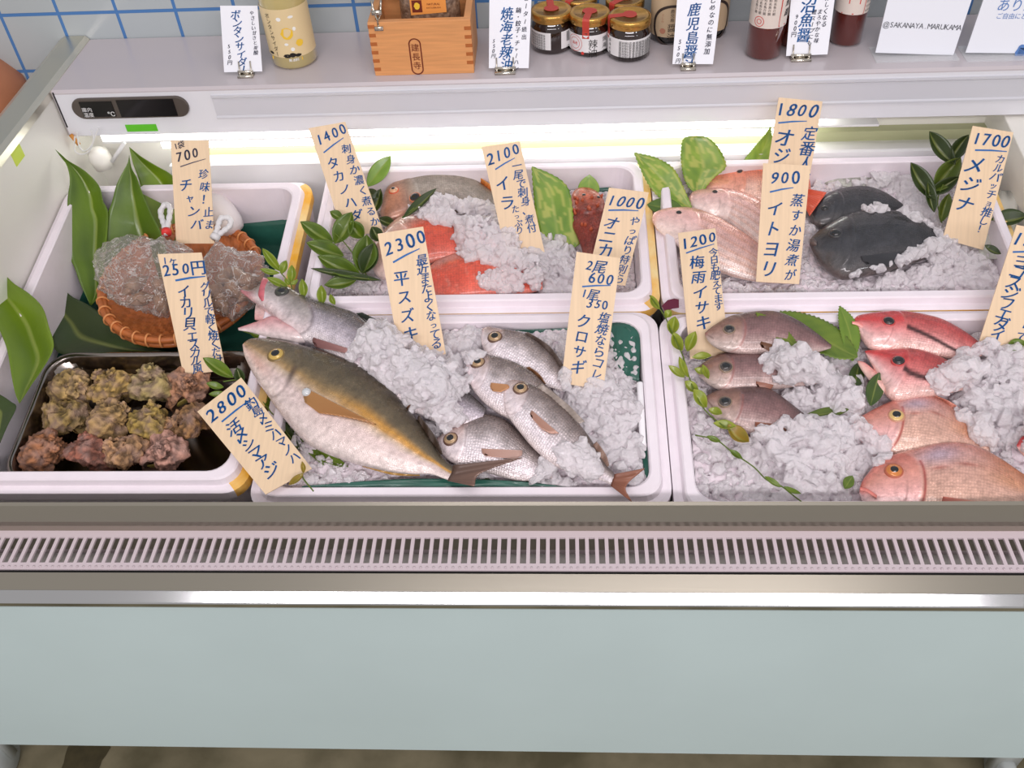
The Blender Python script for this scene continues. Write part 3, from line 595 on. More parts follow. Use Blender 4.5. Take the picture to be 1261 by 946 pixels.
fin(b3, [(660, 477), (690, 500), (713, 522)], [(668, 473), (698, 497), (720, 519)], (160, 146, 136), 'dorsal_fin', w=(.022, .026))
fin(b3, [(730, 548), (740, 564), (748, 575)], [(735, 544), (746, 560), (750, 573)], (150, 120, 104), 'dorsal_fin', w=(.016, .022))
fin(b2, [(605, 472), (604, 477), (607, 482)], [(626, 475), (627, 479), (617, 484)], (216, 158, 110), 'pectoral_fin', drape=.001)
fin(b2, [(646, 453), (658, 461), (670, 472)], [(652, 452), (664, 461), (672, 473)], (140, 96, 62), 'dorsal_fin', w=(.012, .018))
fin(b4, [(593, 553), (594, 558), (598, 562)], [(643, 556), (642, 562), (634, 566)], (212, 166, 148), 'pectoral_fin', drape=.001, tip=(222, 184, 170))
fin(b1, [(645, 411), (670, 428), (690, 452)], [(650, 409), (676, 426), (694, 450)], (96, 80, 72), 'dorsal_fin', w=(.006, .012))

# --- chicken grunts (brown) in the right box
def c_grunt(T, S, d, X, Y):
    N = NZ(X, Y, 26, 41)
    cl = bands(S + .02 * N, [(0, (86, 62, 60)), (.2, (120, 88, 86)), (.45, (150, 114, 112)), (.65, (176, 146, 142)), (.85, (196, 172, 166)), (1, (190, 166, 160))])
    hd = 1 - sm(d, -.04, .0); cl = mixc(cl, bands(S, [(0, (112, 78, 66)), (.3, (150, 112, 94)), (.55, (180, 152, 140)), (1, (198, 184, 176))]), hd * .75)
    cl = mixc(cl, lin(150, 84, 72), .6 * (1 - sm(T, .0, .05)) * (S > .3))
    cl = mixc(cl, lin(92, 58, 52), .55 * np.exp(-((S - (.5 + 2.0 * T)) / .05) ** 2) * (T < .10))
    cl = edge_dark(cl, d, S, (150, 86, 76), .55, .008)
    return cl * (1 + .10 * N + .05 * NZ(X, Y, 90, 6))[..., None]
GE = ((74, 66, 62), (134, 112, 92), .62)
g_g = 'brown fish in a column in the right box'
g1 = fish('chicken_grunt', 'brown fish nearest the back wall of the right box, under the saw-edged leaf', 'fish', [(868, 410), (874, 405), (882, 399.5), (899, 390.5), (923, 385.5), (954, 385), (981, 395), (1006, 411), (1024, 425)], [(868, 413), (872, 420), (879, 426), (893, 432), (915, 435), (961, 436), (982, 438), (1006, 434), (1023, 429)], .008, .42, c_grunt, brown_skin, .33, [(898, 405.5, 6.5, *GE)], g_g)
g2 = fish('chicken_grunt', 'brown fish second in its column, reddish parted lips, ice on its tail', 'fish', [(856.5, 456), (862, 450), (870, 445), (886, 437), (923, 431.5), (957, 434), (975, 443), (998, 458), (1014, 466)], [(858, 459), (866, 468), (878, 476), (891, 480), (923, 479), (950, 479), (980, 476), (1012, 472)], -.004, .42, c_grunt, brown_skin, .31, [(894, 452, 7.5, *GE)], g_g)
g3 = fish('chicken_grunt', 'brown fish third in its column with orange fin base, above the loose ice', 'fish', [(869, 488), (876, 484), (888, 480.5), (915, 477.5), (944, 479), (966, 492), (989, 509), (1004, 519)], [(870, 496), (873, 505), (882, 516), (897, 526), (921, 533), (944, 537), (972, 534), (1002, 526)], -.006, .42, c_grunt, brown_skin, .35, [(893, 495, 7.5, *GE)], g_g)
fin(g1, [(937, 421), (936, 424), (938, 428)], [(977, 432), (972, 437), (962, 438)], (120, 78, 50), 'pectoral_fin', drape=.001)
fin(g3, [(930, 520), (930, 524), (934, 530)], [(982, 526), (974, 531), (960, 535)], (176, 110, 84), 'pectoral_fin', drape=.001, tip=(120, 84, 66))
fin(g1, [(930, 386), (960, 388), (1004, 411)], [(938, 383), (976, 388), (1012, 410)], (70, 48, 44), 'dorsal_fin', w=(-.02, -.012))
fin(g2, [(931, 470), (931, 473), (934, 477)], [(952, 474), (950, 477), (946, 479)], (170, 112, 92), 'pectoral_fin', drape=.001)

# --- red snappers with dark stripe
def c_snap(st0, st1, s0, s1):
    def fn(T, S, d, X, Y):
        N = NZ(X, Y, 24, 51)
        cl = bands(S + .02 * N, [(0, (176, 52, 52)), (.2, (206, 84, 82)), (.4, (222, 124, 120)), (.6, (236, 168, 164)), (.8, (240, 196, 188)), (1, (238, 196, 184))])
        hd = 1 - sm(d, -.03, .01); cl = mixc(cl, bands(S, [(0, (186, 44, 46)), (.28, (214, 70, 70)), (.45, (236, 146, 144)), (.7, (242, 196, 192)), (1, (240, 196, 186))]), hd * .9)
        cl = mixc(cl, lin(212, 54, 52), .6 * (1 - sm(T, .0, .08)) * (1 - sm(S, .5, .8)))
        u = (T - st0) / (st1 - st0); line = s0 + (s1 - s0) * u; msk = np.exp(-((S - line) / .055) ** 4) * sm(u, 0, .03) * (1 - sm(u, .93, 1.05))
        cl = mixc(cl, lin(56, 24, 26), .97 * msk)
        return cl * (1 + .08 * N + .05 * NZ(X, Y, 90, 7))[..., None]
    return fn
RE = ((44, 26, 26), (190, 62, 60), .72)
r1 = fish('red_snapper', 'red fish with a long dark stripe, closest to the back wall of right box', 'fish', [(1049, 396), (1053, 391.5), (1059, 388.5), (1081, 385.5), (1110, 384.5), (1140, 389), (1162, 395.5), (1186, 408), (1206, 422), (1214, 430)], [(1049.5, 400), (1054, 407), (1061, 417), (1072, 429), (1090, 433), (1118, 433), (1143, 437), (1169, 441), (1195, 442), (1213, 437)], -.002, .42, c_snap(.40, .86, .38, .78), pink_skin, .40, [(1094.5, 395.7, 6.8, *RE)], 'red dark-striped fish in the right box')
r2 = fish('red_snapper', 'red fish with parted jaws and a short black stripe, second in the red column', 'fish', [(1065, 432.5), (1070, 431.5), (1078, 431.5), (1103, 431), (1125, 431.5), (1147, 437), (1166, 445), (1182, 456), (1200, 468)], [(1066, 436), (1071, 445), (1077, 456), (1084, 472), (1094, 488), (1107, 494), (1132, 490), (1160, 486), (1196, 478)], -.002, .42, c_snap(.38, .72, .40, .62), pink_skin, .42, [(1106.5, 444.5, 7.5, *RE)], 'red dark-striped fish in the right box')
loft(r2, 'lower_jaw', [(1056, 444.5), (1064, 446.5), (1075, 455), (1088, 467)], [(1056.5, 447.5), (1062, 457), (1074, 472), (1088, 486)], -.004, .5, (226, 130, 124), (238, 200, 186), wet_skin)
loft(r1, 'lip', [(1049, 396), (1058, 397), (1070, 405), (1078, 413)], [(1049.5, 399), (1056, 401), (1067, 408), (1077, 415)], .006, .5, (226, 104, 100), (240, 170, 160), wet_skin, w2=.002)

# --- red sea bream
def c_bream(T, S, d, X, Y):
    N = NZ(X, Y, 24, 61)
    cl = bands(S + .02 * N, [(0, (204, 128, 112)), (.15, (214, 160, 148)), (.3, (222, 172, 154)), (.55, (226, 180, 160)), (.8, (232, 196, 178)), (1, (236, 206, 194))])
    cl = mixc(cl, lin(190, 186, 212), .55 * np.exp(-((T - .42) / .09) ** 2 - ((S - .13) / .1) ** 2))
    cl = mixc(cl, lin(206, 136, 78), .55 * sm(T, .55, .8) * (1 - sm(S, .3, .5)))
    hd = 1 - sm(d, -.03, .0); cl = mixc(cl, bands(S, [(0, (206, 112, 96)), (.3, (218, 146, 130)), (.55, (232, 176, 172)), (.8, (238, 200, 200)), (1, (238, 208, 206))]), hd * .9)
    cl = mixc(cl, lin(206, 88, 72), .6 * (1 - sm(T, .01, .07)) * (1 - sm(S, .6, .9)))
    ll = np.exp(-((S - (.33 - .10 * np.sin((T - .3) * 3.6))) / .012) ** 2) * (d > 0) * (T < .95); cl = mixc(cl, lin(178, 82, 66), .6 * ll)
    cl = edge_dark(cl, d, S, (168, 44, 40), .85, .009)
    return cl * (1 + .07 * N + .05 * NZ(X, Y, 90, 8))[..., None]
s1 = fish('sea_bream', 'pink sea bream with a pale gold eye, third in the red column', 'fish', [(1050, 520), (1054, 516.5), (1062, 512), (1081, 502), (1103, 493), (1121, 489.5), (1147, 490), (1166, 500), (1180, 511), (1200, 525), (1225, 545)], [(1050, 524), (1052, 533), (1064, 546), (1082, 557), (1103, 562), (1130, 566), (1160, 566), (1190, 562), (1222, 556)], -.012, .40, c_bream, pink_skin, .36, [(1104, 512, 8.5, (226, 190, 120), (196, 140, 110), .58)], 'pink sea bream in the right box')
s2 = fish('sea_bream', 'biggest pink sea bream with an orange eye, against the front rail at right', 'fish', [(1059, 600), (1062, 592), (1067, 585), (1081, 570), (1103, 560), (1131, 552.5), (1158, 547), (1182, 547), (1206, 553), (1231, 566), (1256, 582), (1290, 603)], [(1058, 608), (1063, 618), (1074, 628), (1095, 638), (1125, 645), (1165, 648), (1200, 646), (1245, 638), (1290, 626)], -.004, .40, c_bream, pink_skin, .355, [(1101, 580, 9.5, (214, 132, 62), (178, 92, 62), .5)], 'pink sea bream in the right box')
loft(s2, 'lip', [(1059, 600), (1068, 602), (1080, 610)], [(1059, 604), (1067, 606), (1079, 614)], .004, .5, (216, 108, 96), (228, 140, 128), wet_skin, w2=.010)
loft(s1, 'lip', [(1051, 519), (1062, 522), (1078, 531)], [(1052, 523), (1061, 526), (1077, 535)], -.004, .5, (216, 108, 96), (228, 140, 128), wet_skin, w2=.002)
fin(s2, [(1161, 612), (1160, 618), (1164, 625)], [(1204, 618), (1200, 628), (1186, 634)], (206, 110, 92), 'pectoral_fin', drape=.001, tip=(226, 160, 140))
fin(s1, [(1147, 490), (1166, 500), (1190, 518)], [(1152, 487), (1174, 497), (1192, 513)], (214, 140, 120), 'dorsal_fin', w=(-.012, -.004))
tq = fish('red_fish', 'orange-red scrap of a fish in the ice at the right edge of the photo', 'fish', [(1252, 548), (1258, 538), (1270, 534), (1300, 536)], [(1253, 552), (1262, 562), (1275, 566), (1300, 566)], .006, .4, c_snap(2, 3, .5, .5), pink_skin, .3)

# --- rear middle box
def c_wrasse(T, S, d, X, Y):
    N = NZ(X, Y, 22, 71)
    cl = bands(S + .03 * N, [(0, (132, 118, 96)), (.15, (150, 140, 124)), (.5, (160, 150, 140)), (.8, (116, 96, 80)), (1, (128, 100, 84))])
    hd = 1 - sm(T, .18, .34); cl = mixc(cl, bands(S, [(0, (150, 104, 72)), (.4, (180, 116, 82)), (.7, (176, 122, 96)), (1, (190, 140, 120))]), hd * .9)
    cl = mixc(cl, lin(206, 170, 150), .6 * (1 - sm(T, .0, .08)))
    return cl * (1 + .10 * N + .06 * NZ(X, Y, 90, 9))[..., None]
wr = fish('grey_wrasse', 'grey fish with orange-brown head against the rear wall, middle box', 'fish', [(468, 262), (471, 250), (475, 236), (483, 228), (498, 222.5), (515, 213), (534, 208.5), (559, 211), (580, 220), (605, 236), (630, 256)], [(469, 266), (475, 272), (490, 270), (506, 266), (530, 268), (560, 268), (597, 268), (630, 266)], -.030, .42, c_wrasse, brown_skin, .34, [(485, 234.5, 5.5, (222, 170, 130), (206, 84, 48), .4, .8), (511, 243, 6.5, (60, 34, 26), (196, 120, 88), .7, .1)])
fin(wr, [(548, 210), (578, 219), (606, 236)], [(552, 208), (585, 216), (607, 229)], (212, 96, 44), 'dorsal_fin', w=(-.028, -.018), tip=(232, 150, 70))
def c_red(face):
    def fn(T, S, d, X, Y):
        N = NZ(X, Y, 20, 81)
        cl = bands(S + .03 * N, [(0, (196, 130, 116)), (.16, (206, 120, 100)), (.24, (222, 92, 66)), (.5, (228, 88, 64)), (.8, (226, 104, 84)), (1, (232, 140, 122))])
        if face: cl = mixc(cl, bands(S, [(0, (190, 150, 130)), (.4, (212, 166, 150)), (1, (232, 208, 200))]), 1 - sm(T, .28, .42))
        else: cl = mixc(cl, lin(240, 150, 130), .5 * sm(NZ(X, Y, 40, 5), .2, .9))
        return cl * (1 + .08 * N)[..., None]
    return fn
rd1 = fish('red_fish', 'salmon-red fish under the ice behind the 2300 card', 'fish', [(453, 316), (460, 300), (475, 284), (492, 270), (515, 266), (540, 267), (565, 275), (600, 288), (640, 300)], [(455, 324), (465, 340), (482, 344), (502, 338), (522, 326), (545, 320), (575, 318), (605, 316), (640, 314)], -.024, .36, c_red(True), wet_skin, .33)
rd2 = fish('red_fish', 'salmon-red flank showing through ice along the front of rear middle box', 'fish', [(522, 338), (535, 324), (558, 314), (588, 308), (615, 312), (640, 320), (668, 334)], [(520, 352), (538, 366), (565, 372), (600, 370), (640, 364), (668, 356)], -.026, .36, c_red(False), wet_skin, .1)
def c_scorp(T, S, d, X, Y):
    N = NZ(X, Y, 60, 91)
    cl = bands(T, [(0, (190, 110, 76)), (.25, (178, 88, 60)), (.42, (120, 44, 30)), (.55, (150, 56, 38)), (.8, (140, 48, 36)), (1, (196, 110, 90))])
    return cl * (1 + .28 * N + .2 * NZ(X, Y, 130, 2))[..., None]
sc = fish('scorpion_fish', 'rough orange-red fish head beside the 1000 card', 'fish', [(716, 233.5), (707, 236), (703, 246), (703.5, 260), (704, 276), (710, 290), (716, 306), (720, 322)], [(722, 233.5), (734, 237), (744, 248), (744, 262), (741, 277), (735, 295), (733, 310), (736, 326)], -.012, .55, c_scorp, vmat('rough_skin', .4, 0, .003, .9, coat=.3), .45, [(719, 240, 2.4, (60, 30, 20), (196, 120, 84), .6), (737, 243, 2.4, (60, 30, 20), (196, 120, 84), .6)], relief=.25)
for i in range(14):
    px, py = random.uniform(706, 741), random.uniform(240, 285); p, nn = surf(sc, px, py); MB().lathe([(.0035, -.001), (.002, .003), (.0004, .006)], p, nn + N8 * .3, k=7).build('skin_flap', mat('skin_flap', (186, 92, 62), .5), sc.root)

# --- rear right box
def c_goat(T, S, d, X, Y):
    N = NZ(X, Y, 22, 101); cl = bands(S + .03 * N, [(0, (226, 120, 92)), (.4, (234, 148, 120)), (.75, (240, 178, 156)), (1, (242, 200, 184))])
    cl = mixc(cl, lin(250, 222, 206), .5 * sm(d, 0, .03) * sm(S, .3, .6)); return cl * (1 + .06 * N)[..., None]
gt = fish('goatfish', 'salmon-orange fish rearmost of the pink ones, behind the 900 card', 'fish', [(863.5, 226), (866, 219), (872, 214), (891, 208), (914, 203), (940, 202), (970, 209), (996, 222)], [(864, 230), (870, 233), (885, 237), (909, 246), (938, 256), (970, 260), (998, 256)], -.030, .45, c_goat, pink_skin, .4, [(911, 211, 3.6, (60, 30, 28), (220, 150, 120), .7)])
fin(gt, [(992, 232), (992, 243), (990, 252)], [(1018, 237), (1010, 248), (997, 266)], (222, 84, 56), 'tail_fin', w=(-.02, -.014), tip=(232, 96, 64))
def c_thread(T, S, d, X, Y):
    N = NZ(X, Y, 22, 111); cl = bands(S + .01 * N, [(0, (230, 168, 156)), (.3, (236, 190, 182)), (.7, (240, 214, 206)), (1, (244, 228, 222))])
    stp = .5 + .5 * np.sin(S * 40); cl = mixc(cl, lin(214, 150, 120), .45 * sm(stp, .55, 1) * sm(d, -.02, .03))
    cl = mixc(cl, lin(228, 160, 120), .6 * (1 - sm(T, 0, .07))); return cl * (1 + .05 * N)[..., None]
TE = ((70, 50, 46), (216, 176, 168), .7)
t1 = fish('threadfin_bream', 'pale pink fish in the middle of three, yellowish lips, behind the 900 card', 'fish', [(847, 247), (850, 240), (858, 235.5), (885, 233), (909, 237), (930, 246), (955, 262), (985, 284)], [(848, 250), (853, 258), (872, 267), (888, 271), (910, 288), (932, 308), (955, 322), (985, 332)], -.022, .42, c_thread, pink_skin, .36, [(880.5, 236.5, 3.4, *TE)], 'pale pink striped fish')
t2 = fish('threadfin_bream', 'pale pink fish with snout over the box edge above the 1200 card', 'fish', [(803, 269), (806, 262.5), (823, 257.5), (850, 258), (876, 266), (902, 280), (928, 297), (956, 318), (985, 342)], [(803.5, 273), (810, 283), (824, 293), (840, 306), (865, 322), (890, 335), (930, 346), (978, 350)], .000, .42, c_thread, pink_skin, .33, [(836, 262, 3.6, *TE)], 'pale pink striped fish', wend=-.03)
def c_grey(T, S, d, X, Y): N = NZ(X, Y, 24, 121); return bands(S + .03 * N, [(0, (96, 100, 90)), (.4, (132, 134, 124)), (1, (176, 176, 166))]) * (1 + .1 * N)[..., None]
gf = fish('grey_fish', 'dull grey fish head peeping from ice at the rear, right of 1800 card', 'fish', [(993, 207), (1001, 200), (1020, 196), (1050, 197), (1080, 203), (1105, 214)], [(994, 211), (1004, 222), (1028, 230), (1060, 234), (1105, 232)], -.040, .42, c_grey, brown_skin, .4, [(1003.5, 206.5, 3.6, (120, 122, 110), (90, 92, 84), .6)])
def c_black(T, S, d, X, Y):
    N = NZ(X, Y, 24, 131); cl = bands(S + .03 * N, [(0, (28, 28, 30)), (.3, (42, 42, 46)), (.6, (58, 58, 62)), (.85, (72, 70, 72)), (1, (96, 84, 80))])
    cl = mixc(cl, lin(98, 94, 92), .3 * (1 - sm(d, -.05, 0)) * sm(S, .5, .9)); return cl * (1 + .14 * N + .1 * NZ(X, Y, 90, 3))[..., None]
black_skin = vmat('black_skin', .33, .1, .0036, .35, coat=.6)
k1 = fish('black_fish', 'black fish half hidden in the ice, behind the larger black fish', 'fish', [(995.5, 262), (1001, 251), (1012, 243), (1032, 235), (1060, 231), (1084, 236), (1103, 246), (1120, 258)], [(996, 267), (1003, 276), (1018, 280), (1043, 276), (1080, 270), (1120, 264)], -.028, .42, c_black, black_skin, .36, [(1016, 256, 4, (30, 28, 28), (44, 42, 42), .6)], 'black fish')
k2 = fish('black_fish', 'larger black fish in front with open mouth and dark tail, by the 1700 card', 'fish', [(997, 297), (1001, 291), (1015, 280), (1039, 268), (1067, 262.5), (1103, 262.5), (1127, 270), (1151, 284), (1172, 300)], [(997, 301), (1003, 313), (1012, 326), (1028, 338), (1044, 342), (1079, 336), (1110, 328), (1140, 318), (1170, 305)], -.018, .40, c_black, black_skin, .34, [(1029, 287, 7, (30, 30, 32), (56, 54, 54), .6)], 'black fish')
loft(k2, 'lip', [(997, 295), (1001, 294), (1005, 297)], [(998, 300), (1001, 302), (1005, 304)], -.012, .7, (70, 60, 58), (90, 76, 72), wet_skin)
fin(k2, [(1060, 316), (1062, 321), (1068, 326)], [(1110, 310), (1106, 320), (1094, 328)], (62, 62, 66), 'pectoral_fin', drape=.001)
fin(k2, [(1103, 263), (1130, 272), (1165, 296)], [(1110, 259), (1140, 272), (1174, 299)], (26, 26, 28), 'dorsal_fin', w=(-.018, -.010))

# ================================================================== SNAIL TRAY
u0, _ = UV8(BP(62, 440, -.035)); u1, v1 = UV8(BP(284, 434, -.035)); ul, vf = UV8(BP(240, 590, -.035))
tu0, tu1, tv0, tv1 = max(u0, BOX['left'][0] + .006), BOX['left'][1] - .003, BOX['left'][2] + .004, v1
sp = [(.016, -.094, .03), (.006, -.04, .034), (-.001, -.037, .036), (-.001, -.0335, .036), (.003, -.0325, .034), (.006, -.036, .032), (.012, -.075, .03), (.020, -.088, .024)]
loops = [rr_loop(tu0 + o, tu1 - o, tv0 + o, tv1 - o, r, w, 8) for o, w, r in sp]; n = len(loops[0]); V = [L8(*q) for lp in loops for q in lp]
Fc = [[i * n + j, i * n + (j + 1) % n, (i + 1) * n + (j + 1) % n, (i + 1) * n + j] for i in range(len(loops) - 1) for j in range(n)] + [[(len(loops) - 1) * n + j for j in range(n)], list(range(n))[::-1]]
tag(mk('steel_tray', V, Fc, mat('tray_steel', (150, 142, 136), .22, 1)), 'stainless steel tray holding crusty sea snails, front of left box', 'tray')
reg(V, Fc)
snail_m = vmat('crusty_shell', .7, 0, nb=1.0, nbs=420)
def snail(ctr, R, yaw, pitch, seed, tone, label):
    r = np.random.default_rng(seed); n, m = 150, 36
    root = thing('sea_snail', label, 'sea snail', ctr - N8 * R * .7, 'crusty sea snails in the steel tray')
    turns = 2.6; V = []; cols = []
    Rm = Matrix.Rotation(yaw, 3, 'Z') @ Matrix.Rotation(pitch, 3, 'X')
    for i in range(n):
        t = i / (n - 1); th = t * turns * 6.283; g = math.exp(1.75 * (t - 1)); tr = R * .56 * g; cr = R * .46 * g; cz = R * (.95 - 1.25 * g)
        for j in range(m):
            q = 6.283 * j / m; rad = tr * (1 + .10 * math.sin(th * 3.5) * (math.cos(q) > .3))
            x = (cr + rad * math.cos(q)) * math.cos(th); y = (cr + rad * math.cos(q)) * math.sin(th); z = cz + rad * math.sin(q) * .95
            p = Vector((x, y, z)); nn = Vector((math.cos(q) * math.cos(th), math.cos(q) * math.sin(th), math.sin(q)))
            f_ = noise.fractal(p * (2.2 / R) + Vector((seed, 0, 0)), .8, 2.2, 4); f2 = noise.fractal(p * (7 / R) + Vector((0, seed, 0)), .8, 2.0, 3)
            p += nn * R * (.16 * f_ + .10 * f2); V.append(ctr + np.array(Rm @ p))
            w1 = max(0, min(1, .5 + 1.1 * f2 + .5 * f_)); w2 = max(0, min(1, .3 + 1.3 * noise.noise(p * (3 / R) + Vector((3, seed, 1)))))
            cc = lin(*tone) * (.28 + .92 * w1 ** 1.5); cc = cc * (1 - .55 * w2) + lin(176, 146, 136) * .55 * w2; cols.append(cc)
    Fc = list(map(list, grid_faces(n, m, True))) + [list(range(m)), [(n - 1) * m + j for j in range(m)][::-1]]
    V = np.array(V); mk('shell', V, Fc, snail_m, root, cols=np.array(cols)); reg(V, Fc)
    oc = V[(n - 1) * m:(n - 1) * m + m].mean(0); nd = oc - V[(n - 4) * m:(n - 4) * m + m].mean(0); nd /= np.linalg.norm(nd)
    MB().lathe([(R * .42, .000), (R * .40, .002), (R * .26, .0045), (R * .05, .005)], oc, nd, k=16).build('operculum', mat('operculum', (150, 132, 62), .5, noise_amt=.4, noise_scale=150), root)
SN = [(92, 480, 25, (196, 164, 104), 'pale ochre crusty snail in the rear row, far left of the steel tray'),
      (136, 478, 25, (190, 156, 88), 'yellow-blotched crusty snail in the rear row, second from the left'),
      (188, 474, 26, (176, 156, 100), 'greenish crusty snail in the rear row, third from the left'),
      (236, 478, 25, (186, 134, 100), 'brown-orange crusty snail in the rear row below the 250 yen card'),
      (80, 518, 26, (160, 134, 78), 'dark crusty snail with pointed tip in the middle row, far left'),
      (138, 517, 27, (182, 148, 96), 'sandy crusty snail in the middle row, second from the left'),
      (186, 522, 25, (178, 150, 76), 'yellow-green crusty snail in the middle row, third from the left'),
      (231, 525, 24, (164, 122, 76), 'brown crusty snail in the middle row beside the 2800 card'),
      (58, 557, 26, (170, 114, 76), 'reddish crusty snail in the front row, far left'),
      (108, 559, 25, (160, 100, 80), 'dark red crusty snail in the front row, second from the left'),
      (154, 560, 25, (184, 142, 100), 'crusty snail with a red dot in the front row, third from the left'),
      (206, 560, 26, (196, 148, 130), 'pinkish crusty snail in the front row, far right')]
for i, (px, py, rp, tone, lb) in enumerate(SN):
    p = BP(px, py, -.050); snail(p, rp * depth(p) / F * 1.36, random.uniform(0, 6.28), random.uniform(.3, 1.3), i * 7 + 3, tone, lb)

# ================================================================== BASKET AND BAGS
bm = mat('bamboo', (196, 112, 58), .45, noise_amt=.35, noise_scale=60, coat=.2)
bc_ = BP(223, 345, -.052); BR = 97 * depth(bc_) / F
bk = thing('bamboo_basket', 'round shallow orange-brown bamboo basket holding plastic bags, left box', 'basket', bc_ - N8 * .045)
bb = np.cross(N8, U8)
def cyl(r, a, h): return bc_ + N8 * h + r * (U8 * math.cos(a) + bb * math.sin(a))
n, m = 16, 120; V = []
for i in range(n):
    t = i / (n - 1); r = BR * (.10 + .86 * t); h = -.036 + .036 * t ** 2.6
    for j in range(m): V.append(cyl(r, 6.2832 * j / m, h + .0014 * math.sin(j * math.pi / 1.0 + i * math.pi) + .0012 * (((j // 2) + i) % 2)))
Fc = [list(f) for f in grid_faces(n, m, True)] + [list(range(m))]
mk('woven_bowl', V, Fc, bm, bk, solid=.002, smooth=False); reg(V, Fc)
mb = MB(); 
mb.tube([cyl(BR, 6.2832 * j / 90, .002) for j in range(90)], .0052, 8, closed=True); mb.tube([cyl(BR * .965, 6.2832 * j / 90, .000) for j in range(90)], .0045, 8, closed=True); mb.tube([cyl(BR * 1.0, 6.2832 * j / 90, -.009) for j in range(90)], .0045, 8, closed=True); mb.build('rim', bm, bk)
mb = MB()
for j in range(36):
    a = 6.2832 * j / 36; V = [cyl(BR * .985 + .0085 * math.cos(q), a, -.002 + .0105 * math.sin(q)) for q in np.linspace(0, 6.2832, 12, endpoint=False)]; mb.tube(V, .0016, 5, closed=True)
mb.build('rim_binding', mat('bamboo_light', (222, 150, 92), .45), bk)
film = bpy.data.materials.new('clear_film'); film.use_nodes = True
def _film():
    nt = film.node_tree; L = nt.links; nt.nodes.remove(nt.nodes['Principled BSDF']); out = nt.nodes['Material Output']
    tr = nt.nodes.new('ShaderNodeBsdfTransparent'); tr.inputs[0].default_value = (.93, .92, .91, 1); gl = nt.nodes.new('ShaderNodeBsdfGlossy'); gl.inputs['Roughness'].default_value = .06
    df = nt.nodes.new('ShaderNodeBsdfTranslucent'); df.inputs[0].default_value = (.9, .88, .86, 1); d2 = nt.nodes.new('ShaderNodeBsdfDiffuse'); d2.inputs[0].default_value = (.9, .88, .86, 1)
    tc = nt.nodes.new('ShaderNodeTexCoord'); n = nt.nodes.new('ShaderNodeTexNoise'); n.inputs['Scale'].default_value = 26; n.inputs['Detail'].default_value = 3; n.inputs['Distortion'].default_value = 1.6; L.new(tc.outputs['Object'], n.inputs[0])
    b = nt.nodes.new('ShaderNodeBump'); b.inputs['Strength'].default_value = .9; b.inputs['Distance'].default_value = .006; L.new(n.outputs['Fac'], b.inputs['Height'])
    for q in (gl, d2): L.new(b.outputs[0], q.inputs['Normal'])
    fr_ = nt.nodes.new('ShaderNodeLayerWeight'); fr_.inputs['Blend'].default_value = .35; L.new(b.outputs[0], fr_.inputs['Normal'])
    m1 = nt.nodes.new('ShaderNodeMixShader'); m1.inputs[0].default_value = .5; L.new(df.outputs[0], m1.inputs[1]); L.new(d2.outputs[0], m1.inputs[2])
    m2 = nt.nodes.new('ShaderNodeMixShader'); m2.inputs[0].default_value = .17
    cr = [nt.nodes.new('ShaderNodeMath') for _ in range(4)]; cr[0].operation = 'SUBTRACT'; cr[0].inputs[1].default_value = .5; cr[1].operation = 'ABSOLUTE'; cr[2].operation = 'LESS_THAN'; cr[2].inputs[1].default_value = .011; cr[3].operation = 'MULTIPLY_ADD'; cr[3].inputs[1].default_value = .5; cr[3].inputs[2].default_value = .13  # white lines along the creases paint in the film's glossy streaks
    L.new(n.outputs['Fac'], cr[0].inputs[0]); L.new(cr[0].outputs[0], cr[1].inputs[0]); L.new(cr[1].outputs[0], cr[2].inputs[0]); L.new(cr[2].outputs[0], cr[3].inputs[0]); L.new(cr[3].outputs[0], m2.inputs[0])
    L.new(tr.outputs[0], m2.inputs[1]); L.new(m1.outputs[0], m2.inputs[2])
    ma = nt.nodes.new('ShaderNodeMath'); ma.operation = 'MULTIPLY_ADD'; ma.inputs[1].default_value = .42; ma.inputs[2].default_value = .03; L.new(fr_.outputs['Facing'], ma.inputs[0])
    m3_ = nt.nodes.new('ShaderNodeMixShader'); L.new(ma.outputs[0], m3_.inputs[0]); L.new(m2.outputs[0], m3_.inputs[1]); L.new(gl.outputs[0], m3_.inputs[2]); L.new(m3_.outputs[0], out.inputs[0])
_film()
rope_m = mat('twisted_film', (232, 230, 230), .3, bump=.5, bump_scale=300, trans=.15)
conch_m = mat('conch', (168, 128, 100), .5, noise_amt=.5, noise_scale=60, second=(116, 84, 64))
